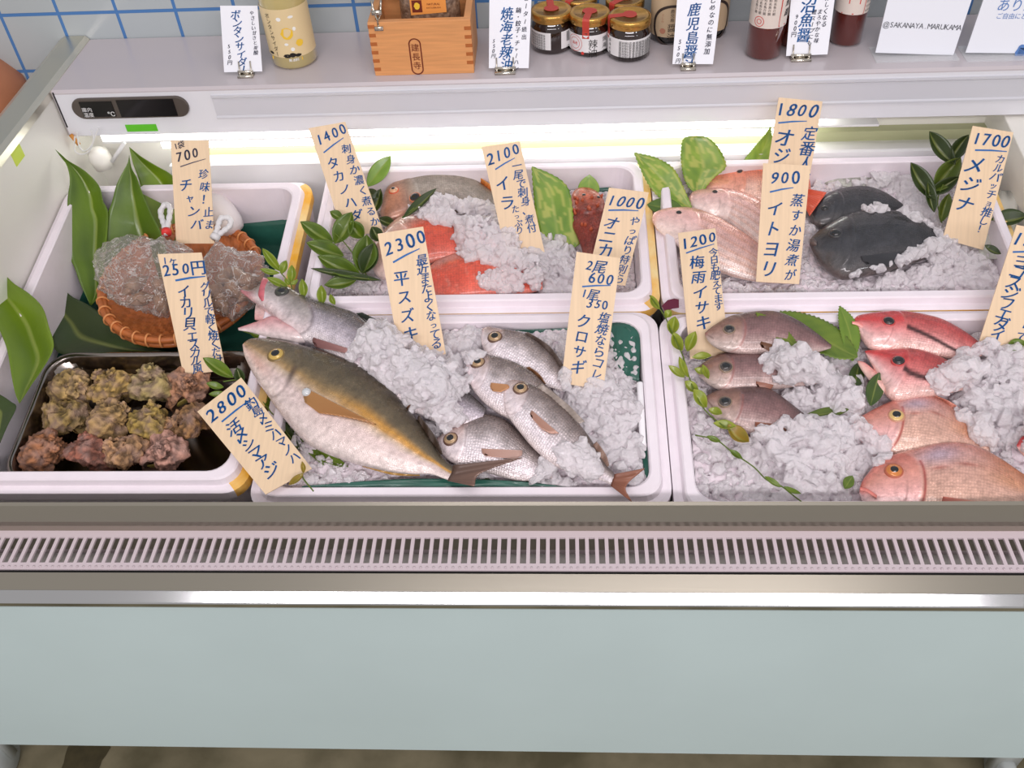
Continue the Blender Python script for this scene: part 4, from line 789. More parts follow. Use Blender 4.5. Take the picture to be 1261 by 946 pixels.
def bag(ctr, rx, ry, rz, neck, loop, tape, flap, label, seed):
    root = thing('plastic_bag', label, 'plastic bag', ctr - N8 * rz, 'tied clear plastic bags in the basket'); n, m = 110, 170; V = []
    for i in range(n):
        ph = math.pi * i / (n - 1)
        for j in range(m):
            th = 6.2832 * j / m; d = Vector((math.sin(ph) * math.cos(th), math.sin(ph) * math.sin(th), math.cos(ph)))
            f_ = noise.fractal(d * 1.6 + Vector((seed, 0, 0)), .9, 2.1, 3); f2 = abs(noise.noise(d * 5 + Vector((0, seed, 0)))); f3 = abs(noise.noise(Vector((th * 4.0, ph * .8, seed)))); f4 = abs(noise.noise(d * 12 + Vector((seed, seed, 0))))
            s = 1 + .22 * f_ - .14 * f2 + .10 * f3 - .07 * f4
            p = ctr + U8 * d.x * rx * s + V8 * d.y * ry * s + N8 * d.z * rz * s
            up = max(0, d.z - .55) / .45; p = p + (neck - p) * up ** 2 * .96
            for (fd, amt) in flap:
                k_ = max(0, d.dot(Vector(fd).normalized()) - .72) / .28; p = p + (U8 * fd[0] + V8 * fd[1] + N8 * fd[2]) * amt * k_ ** 1.3
            V.append(p)
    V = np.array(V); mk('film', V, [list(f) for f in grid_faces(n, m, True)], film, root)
    cc = (neck + loop) / 2; ax = loop - neck; L_ = np.linalg.norm(ax); ax /= L_; side = np.cross(ax, N8 * .5 + V8 * -.8); side /= np.linalg.norm(side)
    P = [neck + ax * .0, neck + ax * L_ * .3 + side * .004, neck + ax * L_ * .75 + side * .0085, loop + side * .002, neck + ax * L_ * .8 - side * .008, neck + ax * L_ * .35 - side * .004, neck - ax * .004]
    MB().tube(catmull(P, 40), .0042 + .0006 * np.sin(np.arange(40) * 1.7), 8).build('twisted_tie', rope_m, root, label='white twisted tied end of the bag')
    MB().lathe([(.007, -.004), (.0075, 0), (.007, .004)], neck, ax, k=14).build('tape', mat('red_tape', (214, 52, 48), .4) if tape else rope_m, root)
    for i in range(7):
        a = 6.283 * i / 7 + seed; rr_ = .0 if i == 0 else .55; q = ctr + U8 * rx * rr_ * math.cos(a) + V8 * ry * rr_ * math.sin(a) - N8 * rz * .35
        dr = np.array([math.cos(a * 2.3), math.sin(a * 2.3), .3 * math.sin(a)]); dr /= np.linalg.norm(dr); s_ = .019
        pr = [(.0008, -s_ * 1.3), (s_ * .25, -s_ * .9), (s_ * .32, -s_ * .6), (s_ * .5, -s_ * .5), (s_ * .58, -s_ * .1), (s_ * .5, s_ * .5), (s_ * .25, s_ * 1.1), (.001, s_ * 1.4)]
        o = MB().lathe(pr, q, dr, k=14).build('conch_shell', conch_m); tag(o, 'small brown conch shell inside %s' % ('the red-taped clear bag' if tape else 'the untaped clear bag at right'), 'shell', 'conch shells inside the %s bag' % ('red-taped' if tape else 'other'))
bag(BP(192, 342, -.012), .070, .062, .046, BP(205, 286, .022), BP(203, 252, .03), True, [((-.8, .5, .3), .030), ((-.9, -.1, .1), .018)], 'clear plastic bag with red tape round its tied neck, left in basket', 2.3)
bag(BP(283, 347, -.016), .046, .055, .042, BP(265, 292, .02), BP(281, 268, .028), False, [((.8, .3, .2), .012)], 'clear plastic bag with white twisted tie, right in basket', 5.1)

# ================================================================== LEAVES
leaf_m = vmat('leaf', .38, 0, nb=.15, nbs=120, coat=.15)
def leaf_mesh(Lp, Rp, place, c0, c1, fold=.08, n=40, m=15, serr=0, veins=0, seed=0, vari=0):
    A = catmull(Lp, n); B = catmull(Rp, n); V = []; cols = []
    for i in range(n):
        t = i / (n - 1)
        for j in range(m):
            s = j / (m - 1); px, py = A[i] + (B[i] - A[i]) * s
            wd = np.linalg.norm(B[i] - A[i]); k_ = 2 * s - 1
            if serr and j in (0, m - 1) and i % 2: px, py = np.array([px, py]) + (A[i] - B[i] if j == 0 else B[i] - A[i]) / (wd + 1e-6) * serr
            V.append(place(px, py, t, -fold * wd * (1 - abs(k_)) * .0011))
            vv = .5 + .5 * math.sin(6.2832 * (t * veins + abs(k_) * 1.6)) if veins else .5
            f_ = .5 + .55 * noise.noise(Vector((t * 4 + seed, k_ * 2, seed))); cc = lin(*c0) + (lin(*c1) - lin(*c0)) * np.clip(f_ + .25 * (vv - .5), 0, 1)
            if vari and noise.noise(Vector((t * 7, k_ * 4 + seed, 3))) > .12: cc = cc * .4 + lin(176, 190, 96) * .6
            if abs(k_) < .1: cc = cc * .6 + lin(150, 172, 84) * .4
            cols.append(cc * np.array([1.08, .90, .85]))
    return V, grid_faces(n, m), np.array(cols)
def edges(b, t, w, bend=0, n=9, belly=.5):
    b = np.array(b, float); t = np.array(t, float); d = t - b; L = np.linalg.norm(d); d /= L; q = np.array([-d[1], d[0]]); A = []; B = []
    for i in range(n):
        s = i / (n - 1); wd = w / 2 * (math.sin(math.pi * min(1, s ** (math.log(.5) / math.log(belly)))) ** .8 + .02); p = b + d * L * s + q * bend * math.sin(math.pi * s); A.append(p - q * wd); B.append(p + q * wd)
    return A, B
def leaf(label, Lp, Rp, base, tilt, c0, c1, group=None, arch=.0, cat='leaf', name='leaf', **k):
    b = BP(base[0], base[1], base[2]); t_ = math.radians(tilt); nn = np.array([0, -math.sin(t_), math.cos(t_)])
    pl = lambda px, py, t, off: UP(px, py, b, tilt) + nn * (off + arch * math.sin(math.pi * t))
    V, Fc, cols = leaf_mesh(Lp, Rp, pl, c0, c1, **k); return tag(mk(name, V, Fc, leaf_m, cols=cols, solid=.0005), label, cat, group)
DG, MG = (40, 66, 18), (74, 106, 24)
leaf('large green leaf blade hanging over the left box wall beside the tray', [(-30, 300), (-25, 340), (-14, 376), (1, 410), (9, 432), (14, 462), (19, 485), (24, 497)], [(-30, 300), (0, 332), (17, 349), (35, 361), (52, 378), (60, 402), (66, 428), (52, 455), (40, 472), (24, 497)], (30, 430, .024), 8, (112, 150, 28), (78, 112, 22), 'broad leaf blades in the left box', name='aspidistra_leaf', fold=.4)
leaf('dark green leaf tip lowest at the left edge, beside the steel tray', [(-20, 478), (-22, 510), (-10, 540), (0, 546)], [(-20, 478), (0, 486), (14, 495), (20, 502), (9, 525), (0, 546)], (0, 510, .02), 8, (46, 72, 22), (36, 60, 20), 'broad leaf blades in the left box', name='aspidistra_leaf')
leaf('dark green leaf blade lying flat between basket and steel tray', [(56, 327), (59, 345), (60, 370), (58, 394), (64, 412), (71, 434), (110, 440), (150, 440), (200, 432)], [(56, 327), (70, 345), (87, 364), (108, 375), (140, 397), (165, 415), (180, 424), (192, 430), (202, 432)], (100, 400, -.072), 12, (56, 80, 30), (34, 56, 22), 'broad leaf blades in the left box', name='aspidistra_leaf', fold=.2)
leaf('tall twisted green leaf blade standing by the left wall of the case', [(68, 184), (76, 195), (82, 203), (86, 222), (83, 248), (84, 281), (86, 315), (92, 330), (100, 352), (111, 376)], [(68, 184), (77, 192), (84, 198), (105, 211), (122, 229), (127, 248), (133, 262), (131, 300), (128, 335), (124, 360), (113, 376)], (105, 340, -.062), 42, (100, 140, 22), (58, 92, 16), 'broad leaf blades in the left box', name='aspidistra_leaf', fold=.5)
leaf('tall green leaf blade behind the bags, browning near its foot', [(159, 191), (157, 201), (150, 214), (143, 229), (138, 248), (132, 265), (129, 283), (128, 300), (130, 330), (142, 360)], [(159, 191), (162, 207), (169, 220), (175, 237), (186, 262), (200, 290), (206, 318), (206, 345), (196, 366)], (165, 330, -.062), 46, (92, 132, 22), (58, 92, 16), 'broad leaf blades in the left box', name='aspidistra_leaf', fold=.4)
leaf('tall green leaf blade leaning behind the 700 card', [(159, 181), (164, 202), (170, 218), (173, 230), (177, 250), (184, 280), (196, 305)], [(159, 181), (174, 193), (192, 204), (212, 216), (230, 240), (232, 270), (214, 305)], (190, 300, -.06), 50, (112, 152, 20), (62, 98, 16), 'broad leaf blades in the left box', name='aspidistra_leaf', fold=.4)
LG, LG2 = (132, 172, 52), (84, 132, 30)
leaf('single bright green leaf standing behind the 1400 card', *edges((452, 230), (481, 192), 21), (455, 240, -.02), 50, (118, 168, 56), (88, 140, 40))
leaf('big blotched yellow-green leaf between the 2100 card and orange fish head', [(655, 205), (656, 222), (658, 245), (660, 265), (664, 280), (670, 300), (692, 308)], [(655, 205), (675, 213), (692, 223), (701, 236), (705, 260), (707, 281), (714, 300), (694, 309)], (690, 300, -.025), 42, (116, 160, 42), (78, 128, 28), name='variegated_leaf', veins=7, vari=1, serr=1.0)
leaf('pointed green leaf tip sticking up behind the orange scorpion fish', *edges((724, 250), (726, 215), 26), (724, 250, -.02), 45, (132, 172, 60), (96, 146, 40), veins=5)
RB = 'serrated green leaves in the rear right box'
leaf('serrated blotched green leaf pointing left over the box corner', [(781, 188), (790, 210), (802, 232), (815, 245), (832, 255), (851, 258)], [(781, 188), (806, 194), (825, 204), (834, 215), (842, 232), (852, 255)], (830, 240, -.004), 36, LG, LG2, RB, veins=8, vari=1, serr=1.2, name='serrated_leaf')
leaf('upright serrated green leaf with flat bent top, behind the pink fish', [(855, 167), (843, 170), (839, 184), (840, 206), (846, 227), (858, 240)], [(858, 167), (870, 169), (883, 180), (891, 194), (893, 207), (878, 220), (862, 240)], (862, 235, -.018), 48, LG, LG2, RB, veins=6, vari=1, serr=1.2, name='serrated_leaf')
leaf('pointed serrated leaf rising beside the 1800 card', [(949, 156), (938, 171), (926, 185), (915, 201), (922, 212)], [(949, 156), (951, 172), (951, 186), (946, 202), (926, 213)], (930, 205, -.02), 50, LG, LG2, RB, veins=6, serr=1.0, name='serrated_leaf')
leaf('small dark leaf under the pink fish by the 1000 card', *edges((842, 258), (797, 252), 22), (820, 256, -.010), 20, (86, 126, 44), (60, 96, 34), RB)
def sprig(label, stem, leaves, w, tilt=8, c0=(104, 136, 30), c1=(72, 108, 26), cat='leafy sprig', r=.0009, wl=None, group='green leaf sprigs'):
    b = BP(stem[0][0], stem[0][1], w); nn = np.array([0, -math.sin(math.radians(tilt)), math.cos(math.radians(tilt))])
    root = thing('leafy_sprig', label, cat, b, group); P = [UP(px, py, b, tilt) for px, py in stem]; MB().tube(catmull(P, 30), r, 6).build('stem', mat('stem', (92, 112, 36), .5), root)
    for i, lf in enumerate(leaves):
        bx, by, tx, ty, wd = lf[:5]; A, B = edges((bx, by), (tx, ty), wd, bend=random.uniform(-1, 1)); dk = lf[5] if len(lf) > 5 else 0; lift = random.uniform(.0, .008)
        pl = lambda px, py, t, off: UP(px, py, b, tilt) + nn * (off + lift * t + .002)
        a0, a1 = (c0, c1) if not dk else ((50, 74, 22), (34, 54, 18)) if dk == 1 else ((150, 128, 40), (120, 120, 34))
        V, Fc, cols = leaf_mesh(A, B, pl, a0, a1, n=16, m=9, fold=.5, seed=i); mk('leaf', V, Fc, leaf_m, root, cols=cols, solid=.0004)
sprig('sprig of small oval leaves above the gaping sea bass head', [(345, 335), (352, 343), (358, 350), (366, 372), (395, 378)], [(346, 335, 325, 309, 11), (347, 338, 354, 323, 10), (345, 337, 322, 334, 7), (358, 349, 361, 329, 11), (358, 351, 368, 346, 5), (357, 352, 352, 346, 6), (355, 354, 330, 344, 9), (374, 368, 374, 347, 11), (397, 376, 397, 354, 12), (413, 376, 408, 365, 7)], .020, 25, (128, 156, 40), (92, 124, 32))
sprig('single narrow leaf under the chin of the sea bass', [(300, 408), (312, 412)], [(308, 411, 334, 421, 9)], -.008)
sprig('bright leaf spray sticking out behind the tilted 2800 card', [(300, 470), (290, 468), (275, 470)], [(288, 466, 251, 443, 16), (276, 478, 256, 476, 9), (300, 473, 293, 456, 13, 1), (276, 484, 258, 487, 7)], .004)
sprig('long narrow green blades under the belly of the striped jack', [(312, 470), (340, 505), (380, 552)], [(318, 478, 352, 525, 14), (340, 503, 400, 575, 15), (330, 500, 372, 560, 12, 1), (376, 555, 430, 578, 12)], -.016)
sprig('tiny yellow-green leaf pair on the corner of the 2800 card', [(372, 583), (374, 590), (386, 605)], [(374, 584, 358, 602, 8, 2), (374, 584, 374, 573, 6, 2)], .022)
sprig('dense dark sprig of pointed leaves below the 1400 card', [(455, 345), (440, 320), (425, 300), (410, 285)], [(411, 299, 371, 275, 19), (412, 301, 435, 265, 24), (424, 316, 378, 300, 20), (444, 338, 392, 317, 22), (448, 294, 431, 275, 20), (423, 270, 407, 262, 11), (452, 290, 446, 338, 30), (470, 346, 384, 333, 10, 1), (462, 300, 448, 340, 24, 1), (458, 280, 470, 300, 16, 1), (440, 345, 400, 352, 16)], -.006, 25, (92, 124, 26), (58, 90, 22))
sprig('two small dark leaves right of the 1400 card before the wrasse', [(455, 262), (458, 250)], [(455, 265, 470, 236, 16, 1), (452, 234, 467, 247, 13, 1), (466, 270, 487, 278, 12, 1)], -.012, 25)
sprig('dark olive blade across the cheek of the grey wrasse', [(495, 268), (510, 256)], [(496, 270, 538, 236, 11, 1)], -.004, 12)
sprig('long sprig of oval leaves along the left wall of the right box', [(800, 364), (817, 387), (827, 408), (841, 439), (852, 474), (868, 505), (899, 531)], [(812, 382, 801, 365, 9), (820, 392, 826, 384, 10), (827, 413, 831, 391, 15), (840, 433, 829, 411, 14), (846, 434, 856, 411, 14), (852, 441, 875, 443, 9), (843, 466, 823, 452, 9), (847, 466, 836, 442, 9), (860, 483, 843, 471, 12), (870, 503, 853, 485, 15), (865, 450, 872, 470, 8), (855, 455, 868, 462, 8), (878, 522, 906, 527, 11), (896, 524, 922, 546, 18, 2), (872, 505, 888, 515, 10)], .008, 8, (148, 168, 54), (108, 138, 38))
sprig('thin trailing vine with tiny leaves across the loose ice, right box', [(856, 536), (882, 542), (903, 558), (928, 575), (944, 591), (961, 598), (979, 612), (998, 626)], [(887, 545, 870, 539, 7), (914, 566, 898, 555, 7), (962, 601, 940, 592, 7), (965, 600, 985, 612, 6)], .003)
sprig('dark glossy leaf cluster left of the 1700 card', [(1160, 275), (1155, 245), (1170, 210)], [(1176, 203, 1143, 163, 22, 1), (1170, 200, 1190, 168, 18, 1), (1152, 247, 1119, 202, 22, 1), (1150, 236, 1182, 195, 26), (1143, 240, 1178, 220, 16, 1), (1158, 274, 1166, 240, 16), (1150, 262, 1140, 225, 14, 1)], -.018, 42, (96, 122, 40), (60, 88, 30))
sprig('dark leaf lying by the right wall beside the 1700 card', [(1218, 272), (1225, 270)], [(1220, 271, 1263, 269, 20, 1), (1212, 303, 1232, 314, 9, 1)], -.006, 15)
sprig('small green scrap at the foot of the right edge card', [(1236, 428), (1242, 430)], [(1238, 430, 1262, 424, 14)], .006)
SH = 'saw-edged leaves between the fish in the right box'
leaf('narrow saw-edged leaf laid across the back of the rear brown fish', *edges((985, 430), (931, 385), 15), (958, 410, .020), 8, (112, 138, 34), (78, 108, 30), SH, serr=1.3, name='serrated_leaf')
leaf('broad saw-edged leaf between the brown fish and the red fish', *edges((1056, 440), (960, 384), 36, belly=.45), (1010, 412, .002), 8, (108, 140, 44), (76, 112, 34), SH, serr=1.6, name='serrated_leaf', veins=8)
leaf('thin leaf curling up against the back wall of the right box', *edges((1050, 445), (1034, 377), 22, bend=5), (1045, 430, .0), 15, (112, 150, 50), (86, 126, 40), SH, serr=1.2, name='serrated_leaf')
leaf('dark leaf standing below the parted jaws of the red fish', *edges((1072, 500), (1083, 459), 21), (1076, 495, -.004), 20, (62, 92, 28), (44, 72, 24), SH, name='serrated_leaf', serr=.8)
leaf('dark leaf tucked left of the parted jaws of the red fish', *edges((1052, 480), (1058, 446), 18), (1054, 470, -.014), 10, (56, 84, 26), (44, 70, 24), SH, name='serrated_leaf', serr=.8)
leaf('green leaf showing through the ice beside the third brown fish', *edges((988, 514), (1046, 504), 14), (1015, 510, -.008), 8, (86, 112, 30), (64, 92, 28), SH, name='serrated_leaf')
leaf('green leaf scrap in the ice left of the biggest sea bream', *edges((1040, 602), (1050, 586), 14), (1045, 595, -.006), 8, (96, 128, 36), (66, 96, 28), SH, name='serrated_leaf')
leaf('dark leaf bits under the jack tail at the front of middle box', *edges((608, 602), (590, 592), 16), (600, 600, -.012), 8, (60, 92, 32), (36, 60, 24), name='leaf')
leaf('small green leaf under the lowest silver fish, front of middle box', *edges((646, 602), (662, 588), 12), (655, 598, -.012), 8, (84, 116, 40), (52, 80, 28), name='leaf')

# ================================================================== ICE
ice_m = mat('crushed_ice', (255, 247, 251), .07, ior=1.31, trans=.36, bump=1.0, bump_scale=360, sss=.4)
slush_m = mat('ice_bed', (236, 226, 231), .18, ior=1.31, bump=1.0, bump_scale=240, sss=.8)
def inpoly(P, poly):
    x, y = P; r = False; n = len(poly); dm = 1e9
    for i in range(n):
        x1, y1 = poly[i]; x2, y2 = poly[(i + 1) % n]
        if (y1 > y) != (y2 > y) and x < (x2 - x1) * (y - y1) / (y2 - y1) + x1: r = not r
        dx, dy = x2 - x1, y2 - y1; t = max(0, min(1, ((x - x1) * dx + (y - y1) * dy) / (dx * dx + dy * dy + 1e-9))); dm = min(dm, math.hypot(x - x1 - t * dx, y - y1 - t * dy))
    return dm if r else -dm
ICO = np.array([(0, .851, .526), (0, .851, -.526), (0, -.851, .526), (0, -.851, -.526), (.851, .526, 0), (.851, -.526, 0), (-.851, .526, 0), (-.851, -.526, 0), (.526, 0, .851), (-.526, 0, .851), (.526, 0, -.851), (-.526, 0, -.851)])
from mathutils.geometry import normal as _nrm
bmf = []
for a in range(12):
    for b in range(a + 1, 12):
        for d in range(b + 1, 12):
            if all(np.linalg.norm(ICO[i] - ICO[j]) < 1.1 for i, j in ((a, b), (b, d), (a, d))):
                nn = np.cross(ICO[b] - ICO[a], ICO[d] - ICO[a]); bmf.append((a, b, d) if nn @ ICO[a] > 0 else (a, d, b))
bmf = np.array(bmf)
HEAPS = {
 'mid': [([(455, 402), (500, 395), (540, 425), (575, 450), (582, 480), (562, 492), (575, 520), (540, 537), (515, 515), (487, 482), (470, 470), (440, 447), (424, 440), (440, 424)], .030),
         ([(690, 455), (760, 470), (795, 500), (800, 575), (748, 560), (722, 520), (700, 500)], .018), ([(688, 555), (712, 545), (736, 560), (742, 580), (712, 588), (690, 575)], .010), ([(770, 590), (790, 585), (796, 610), (780, 610)], .012),
         ([(545, 410), (592, 410), (592, 440), (572, 455), (552, 440)], .010), ([(670, 560), (700, 585), (740, 600), (750, 612), (690, 612), (655, 600)], .012)],
 'right': [([(938, 446), (958, 428), (990, 433), (1012, 450), (1050, 480), (1072, 500), (1052, 520), (1012, 526), (985, 505), (958, 480)], .028), ([(905, 540), (960, 520), (1000, 518), (1060, 520), (1078, 545), (1048, 575), (1032, 617), (1000, 624), (940, 590)], .030),
           ([(1168, 442), (1212, 424), (1261, 436), (1320, 450), (1320, 592), (1261, 578), (1215, 552), (1192, 530), (1172, 500), (1148, 470)], .030), ([(1056, 545), (1085, 540), (1098, 560), (1080, 574), (1060, 568)], .016), ([(1145, 455), (1175, 455), (1178, 500), (1150, 485)], .012)],
 'mback': [([(538, 240), (560, 248), (600, 250), (660, 285), (702, 298), (718, 325), (740, 345), (740, 365), (640, 365), (640, 330), (575, 318), (558, 305), (564, 278), (520, 270), (505, 262)], .026), ([(575, 330), (640, 330), (650, 360), (600, 362)], .006)],
 'rback': [([(1000, 215), (1040, 197), (1080, 200), (1130, 228), (1152, 268), (1162, 300), (1150, 282), (1110, 262), (1118, 250), (1092, 235), (1050, 226), (1015, 228)], .024), ([(1030, 345), (1060, 333), (1110, 318), (1140, 300), (1172, 296), (1215, 318), (1228, 350)], .020), ([(1058, 255), (1085, 250), (1100, 260), (1070, 264)], .008), ([(985, 275), (1008, 280), (1005, 292), (988, 290)], .008)],
}
BED = {'mid': -.016, 'right': -.026, 'mback': -.045, 'rback': -.040}
DENS = {'mid': 2.3e4, 'right': 2.3e4, 'mback': 1.9e4, 'rback': 1.9e4}
NAMES = {'mid': 'crushed ice packed around the fish in the front middle box', 'right': 'crushed ice heaped among red and brown fish, front right box', 'mback': 'crushed ice over the red fish in the rear middle box', 'rback': 'crushed ice around the black fish in the rear right box'}
def ice(key, seed):
    u0, u1, v0, v1, fw = BOX[key]; g = np.random.default_rng(seed); n, m = 130, 90
    U, Vv = np.meshgrid(np.linspace(u0 + .004, u1 - .004, n), np.linspace(v0 + .004, v1 - .004, m), indexing='ij')
    hgt = BED[key] + .0045 * fbm(U * 14, Vv * 14, seed) + .003 * fbm(U * 60, Vv * 60, seed + 1, 3) + .0012 * g.normal(size=U.shape)
    P = O8 + U[..., None] * U8 + Vv[..., None] * V8 + hgt[..., None] * N8
    low = O8 + U[..., None] * U8 + Vv[..., None] * V8 + (fw + .006) * N8
    rim = [(i, 0) for i in range(n)] + [(n - 1, j) for j in range(1, m)] + [(i, m - 1) for i in range(n - 2, -1, -1)] + [(0, j) for j in range(m - 2, 0, -1)]
    Vb = np.vstack([P.reshape(-1, 3), np.array([low[i, j] for i, j in rim])]); Fb = [list(f) for f in grid_faces(n, m)]
    k0 = n * m; R = len(rim)
    for a in range(R): i, j = rim[a]; i2, j2 = rim[(a + 1) % R]; Fb.append([i * m + j, k0 + a, k0 + (a + 1) % R, i2 * m + j2])
    # what the loose pieces come to rest on: the bed and the fish
    allV = np.vstack(FISHV + [P.reshape(-1, 3)]); nb = sum(len(q) for q in FISHV); bedF = [[int(q) + nb for q in f] for f in grid_faces(n, m)]; nfish = len(FISHF)
    bvh = BVHTree.FromPolygons([Vector(q) for q in allV], FISHF + bedF)
    pts = []; A = (u1 - u0) * (v1 - v0); N = int(A * DENS[key]); heaps = HEAPS[key]
    for _ in range(N * 2):
        u, v = g.uniform(u0 + .008, u1 - .008), g.uniform(v0 + .008, v1 - .008); s = L8(u, v, .2)
        h = bvh.ray_cast(Vector(s), Vector(-N8), .5)
        if h[0] is None: continue
        p = np.array(h[0]); px = proj(p); best = 0.
        for poly, H in heaps:
            dd = inpoly(px, poly)
            if dd > 0: best = max(best, min(H, H * dd / 16))
        onfish = h[2] < nfish
        if onfish and best <= .001: continue
        big = .0026 + .0050 * g.random() ** 2.2
        if best > 0:
            px2 = proj(p + N8 * best * .8)
            lift = best * g.random(); q = p + N8 * (lift + big * .3)
            pts.append((q, big * 1.15))
            if g.random() < .9: pts.append((p + N8 * (best * (.55 + .5 * g.random())) + np.array([g.normal(), g.normal(), 0]) * .002, big * 1.2))
            pts.append((p + N8 * best * g.random() * .6, big * 1.3))
        elif g.random() < .62: pts.append((p + N8 * big * .35, big))
    K = len(pts); ctr = np.array([q[0] for q in pts]); R_ = np.array([q[1] for q in pts])
    Q = g.normal(size=(K, 4)); Q /= np.linalg.norm(Q, axis=1, keepdims=True); w, x, y, z = Q.T
    RM = np.stack([1 - 2 * (y * y + z * z), 2 * (x * y - z * w), 2 * (x * z + y * w), 2 * (x * y + z * w), 1 - 2 * (x * x + z * z), 2 * (y * z - x * w), 2 * (x * z - y * w), 2 * (y * z + x * w), 1 - 2 * (x * x + y * y)], 1).reshape(K, 3, 3)
    sh = ICO[None] * g.uniform(.7, 1.25, (K, 12, 1)) * g.uniform(.45, 1.7, (K, 1, 3)) * R_[:, None, None]
    VV = np.einsum('kij,kvj->kvi', RM, sh) + ctr[:, None, :]; FF = (bmf[None] + (np.arange(K) * 12)[:, None, None]).reshape(-1, 3)
    o = mk('crushed_ice', VV.reshape(-1, 3), FF, ice_m, smooth=False); rm = o.modifiers.new('fuse', 'REMESH'); rm.mode = 'VOXEL'; rm.voxel_size = .0014; rm.use_smooth_shade = False; tag(o, NAMES[key], 'ice', 'crushed ice in the foam boxes', 'stuff')
    mk('ice_bed', Vb, Fb, slush_m, o)
for i, k_ in enumerate(('mid', 'right', 'mback', 'rback')): ice(k_, 30 + i)

# ================================================================== PRICE CARDS
wood_m = mat('card_wood', (232, 205, 170), .6, noise_amt=.09, noise_scale=18, stretch=(14, 1, .6))
ink_m = mat('blue_ink', (18, 98, 168), .5); ink2_m = mat('dark_ink', (58, 60, 84), .5); ink3_m = mat('bright_blue_ink', (20, 108, 178), .5)
white_card = mat('white_card', (236, 238, 244), .4)
def card(label, tl, tr, br, bl, base, tilt, items, inkm=None, m=None, group='handwritten wooden price cards', name='price_card', cat='price card', thick=.0012, basept=None, ink=0.0, parent=None):
    b = BP(*base) if basept is None else np.asarray(basept); t_ = math.radians(tilt); nn = np.array([0, -math.sin(t_), math.cos(t_)])
    Q = [UP(*q, b, tilt) for q in (tl, tr, br, bl)]; V = [q + nn * s for s in (0, -thick) for q in Q]
    mb = MB().add(V, [(0, 3, 2, 1), (4, 5, 6, 7), (0, 1, 5, 4), (1, 2, 6, 5), (2, 3, 7, 6), (3, 0, 4, 7)])
    if parent is None:
        bot = (Q[2] + Q[3]) / 2; root = thing(name, label, cat, bot, group); mb.build('board', m or wood_m, root, smooth=False)
    else: root = parent; mb.build('sheet', m or wood_m, root, smooth=False)
    H = np.linalg.norm(Q[3] - Q[0]) / np.linalg.norm(Q[1] - Q[0])
    def fr(x, y):
        v = y / H; return (Q[0] * (1 - x) + Q[1] * x) * (1 - v) + (Q[3] * (1 - x) + Q[2] * x) * v + nn * .0005
    lm = MB()
    for ii, it in items: letters(lm, fr, it, ii, ink)
    if lm.n: lm.build('lettering', [ink_m, ink2_m, ink3_m, mat('red_ink', (206, 60, 52), .5)], root, smooth=False)
    return root
card('wooden card priced 700, standing behind the clear bags', (210, 173), (257, 173), (264, 300), (217, 300), (240, 300, .0), 58, [(1, [('h', '1袋', .22, .12, .18, .3), ('h', '700', .42, .36, .34, .25), ('l', .22, .66, .9, .46, .025)]), (0, [('V', 'チャンバ', .30, .95, .62, 2.3, .34), ('V', '珍味！止ま', .80, .68, .92, 2.3, .28)])])
card('wooden card priced 250 yen, between basket and snail tray', (194, 313), (248, 311), (278, 456), (226, 462), (250, 456, -.028), 45, [(0, [('h', '1ヶ', .25, .16, .22, 0), ('h', '250円', .52, .36, .36, .05), ('l', .28, .62, .98, .56, .045), ('V', 'イカリ貝', .42, .75, .40, 1.75, .32), ('V', 'エスカル風', .40, 1.82, .35, 2.75, .27), ('V', 'グリルで軽く焼くだけ', .92, .70, .86, 2.6, .25)])])
card('wooden card priced 1400, tilted above the dark sprig', (380, 158), (425, 150), (472, 285), (424, 292), (445, 285, -.004), 52, [(0, [('h', '1400', .52, .26, .38, .25), ('l', .18, .70, .82, .40, .035), ('V', 'タカノハダ', .32, .82, .50, 2.65, .34), ('V', '刺身か濃く煮るか', .80, .55, .88, 2.85, .27)])])
card('wooden card priced 2300, standing in the ice behind the jack', (465, 288), (521, 279), (549, 436), (494, 446), (520, 436, .012), 48, [(0, [('h', '2300', .55, .28, .40, .18), ('l', .22, .66, .84, .46, .04), ('V', '平スズキ', .34, .82, .32, 2.45, .36), ('V', '最近またよくなってる', .84, .60, .84, 2.65, .25)])])
card('wooden card priced 2800, lying tilted on the front rim of middle box', (243, 507), (297, 465), (384, 577), (327, 609), (330, 560, .018), 14, [(0, [('h', '2800', .50, .24, .36, .05), ('l', .22, .50, .90, .48, .035), ('V', '活〆シマアジ', .34, .62, .36, 2.0, .30), ('V', '釣島〆ミハマノハ', .84, .45, .86, 2.0, .24)])])
card('wooden card priced 2100, leaning in the ice beside the blotched leaf', (593, 181), (640, 174), (671, 312), (624, 318), (650, 305, -.012), 52, [(0, [('h', '2100', .50, .26, .38, .22), ('l', .22, .62, .78, .40, .035), ('V', 'イラ', .34, .75, .32, 1.75, .42), ('V', '一尾で刺身、煮付', .78, .48, .82, 2.35, .26), ('V', 'たっぷり', .52, 1.6, .48, 2.35, .22)])])
card('wooden card priced 1000, beside the orange scorpion fish', (750, 231), (799, 237), (770, 352), (722, 346), (745, 345, -.012), 52, [(0, [('h', '1000', .50, .30, .38, .02), ('l', .12, .56, .86, .48, .04), ('V', 'オニカ', .28, .68, .28, 1.75, .40), ('V', 'やっぱり特別ら', .84, .62, .82, 2.35, .27)])])
card('wooden card priced 600 for two and 350 for one, standing behind the silver fish', (710, 310), (764, 318), (743, 480), (691, 472), (720, 475, .004), 48, [(0, [('h', '2尾', .48, .26, .30, .02), ('h', '600', .62, .52, .32, .02), ('l', .22, .76, .86, .64, .035), ('h', '1尾', .42, .90, .26, .02), ('h', '350', .62, 1.10, .28, .02), ('V', 'クロサギ', .34, 1.35, .34, 2.75, .34), ('V', '塩焼ならコレ', .80, 1.25, .80, 2.8, .28)])])
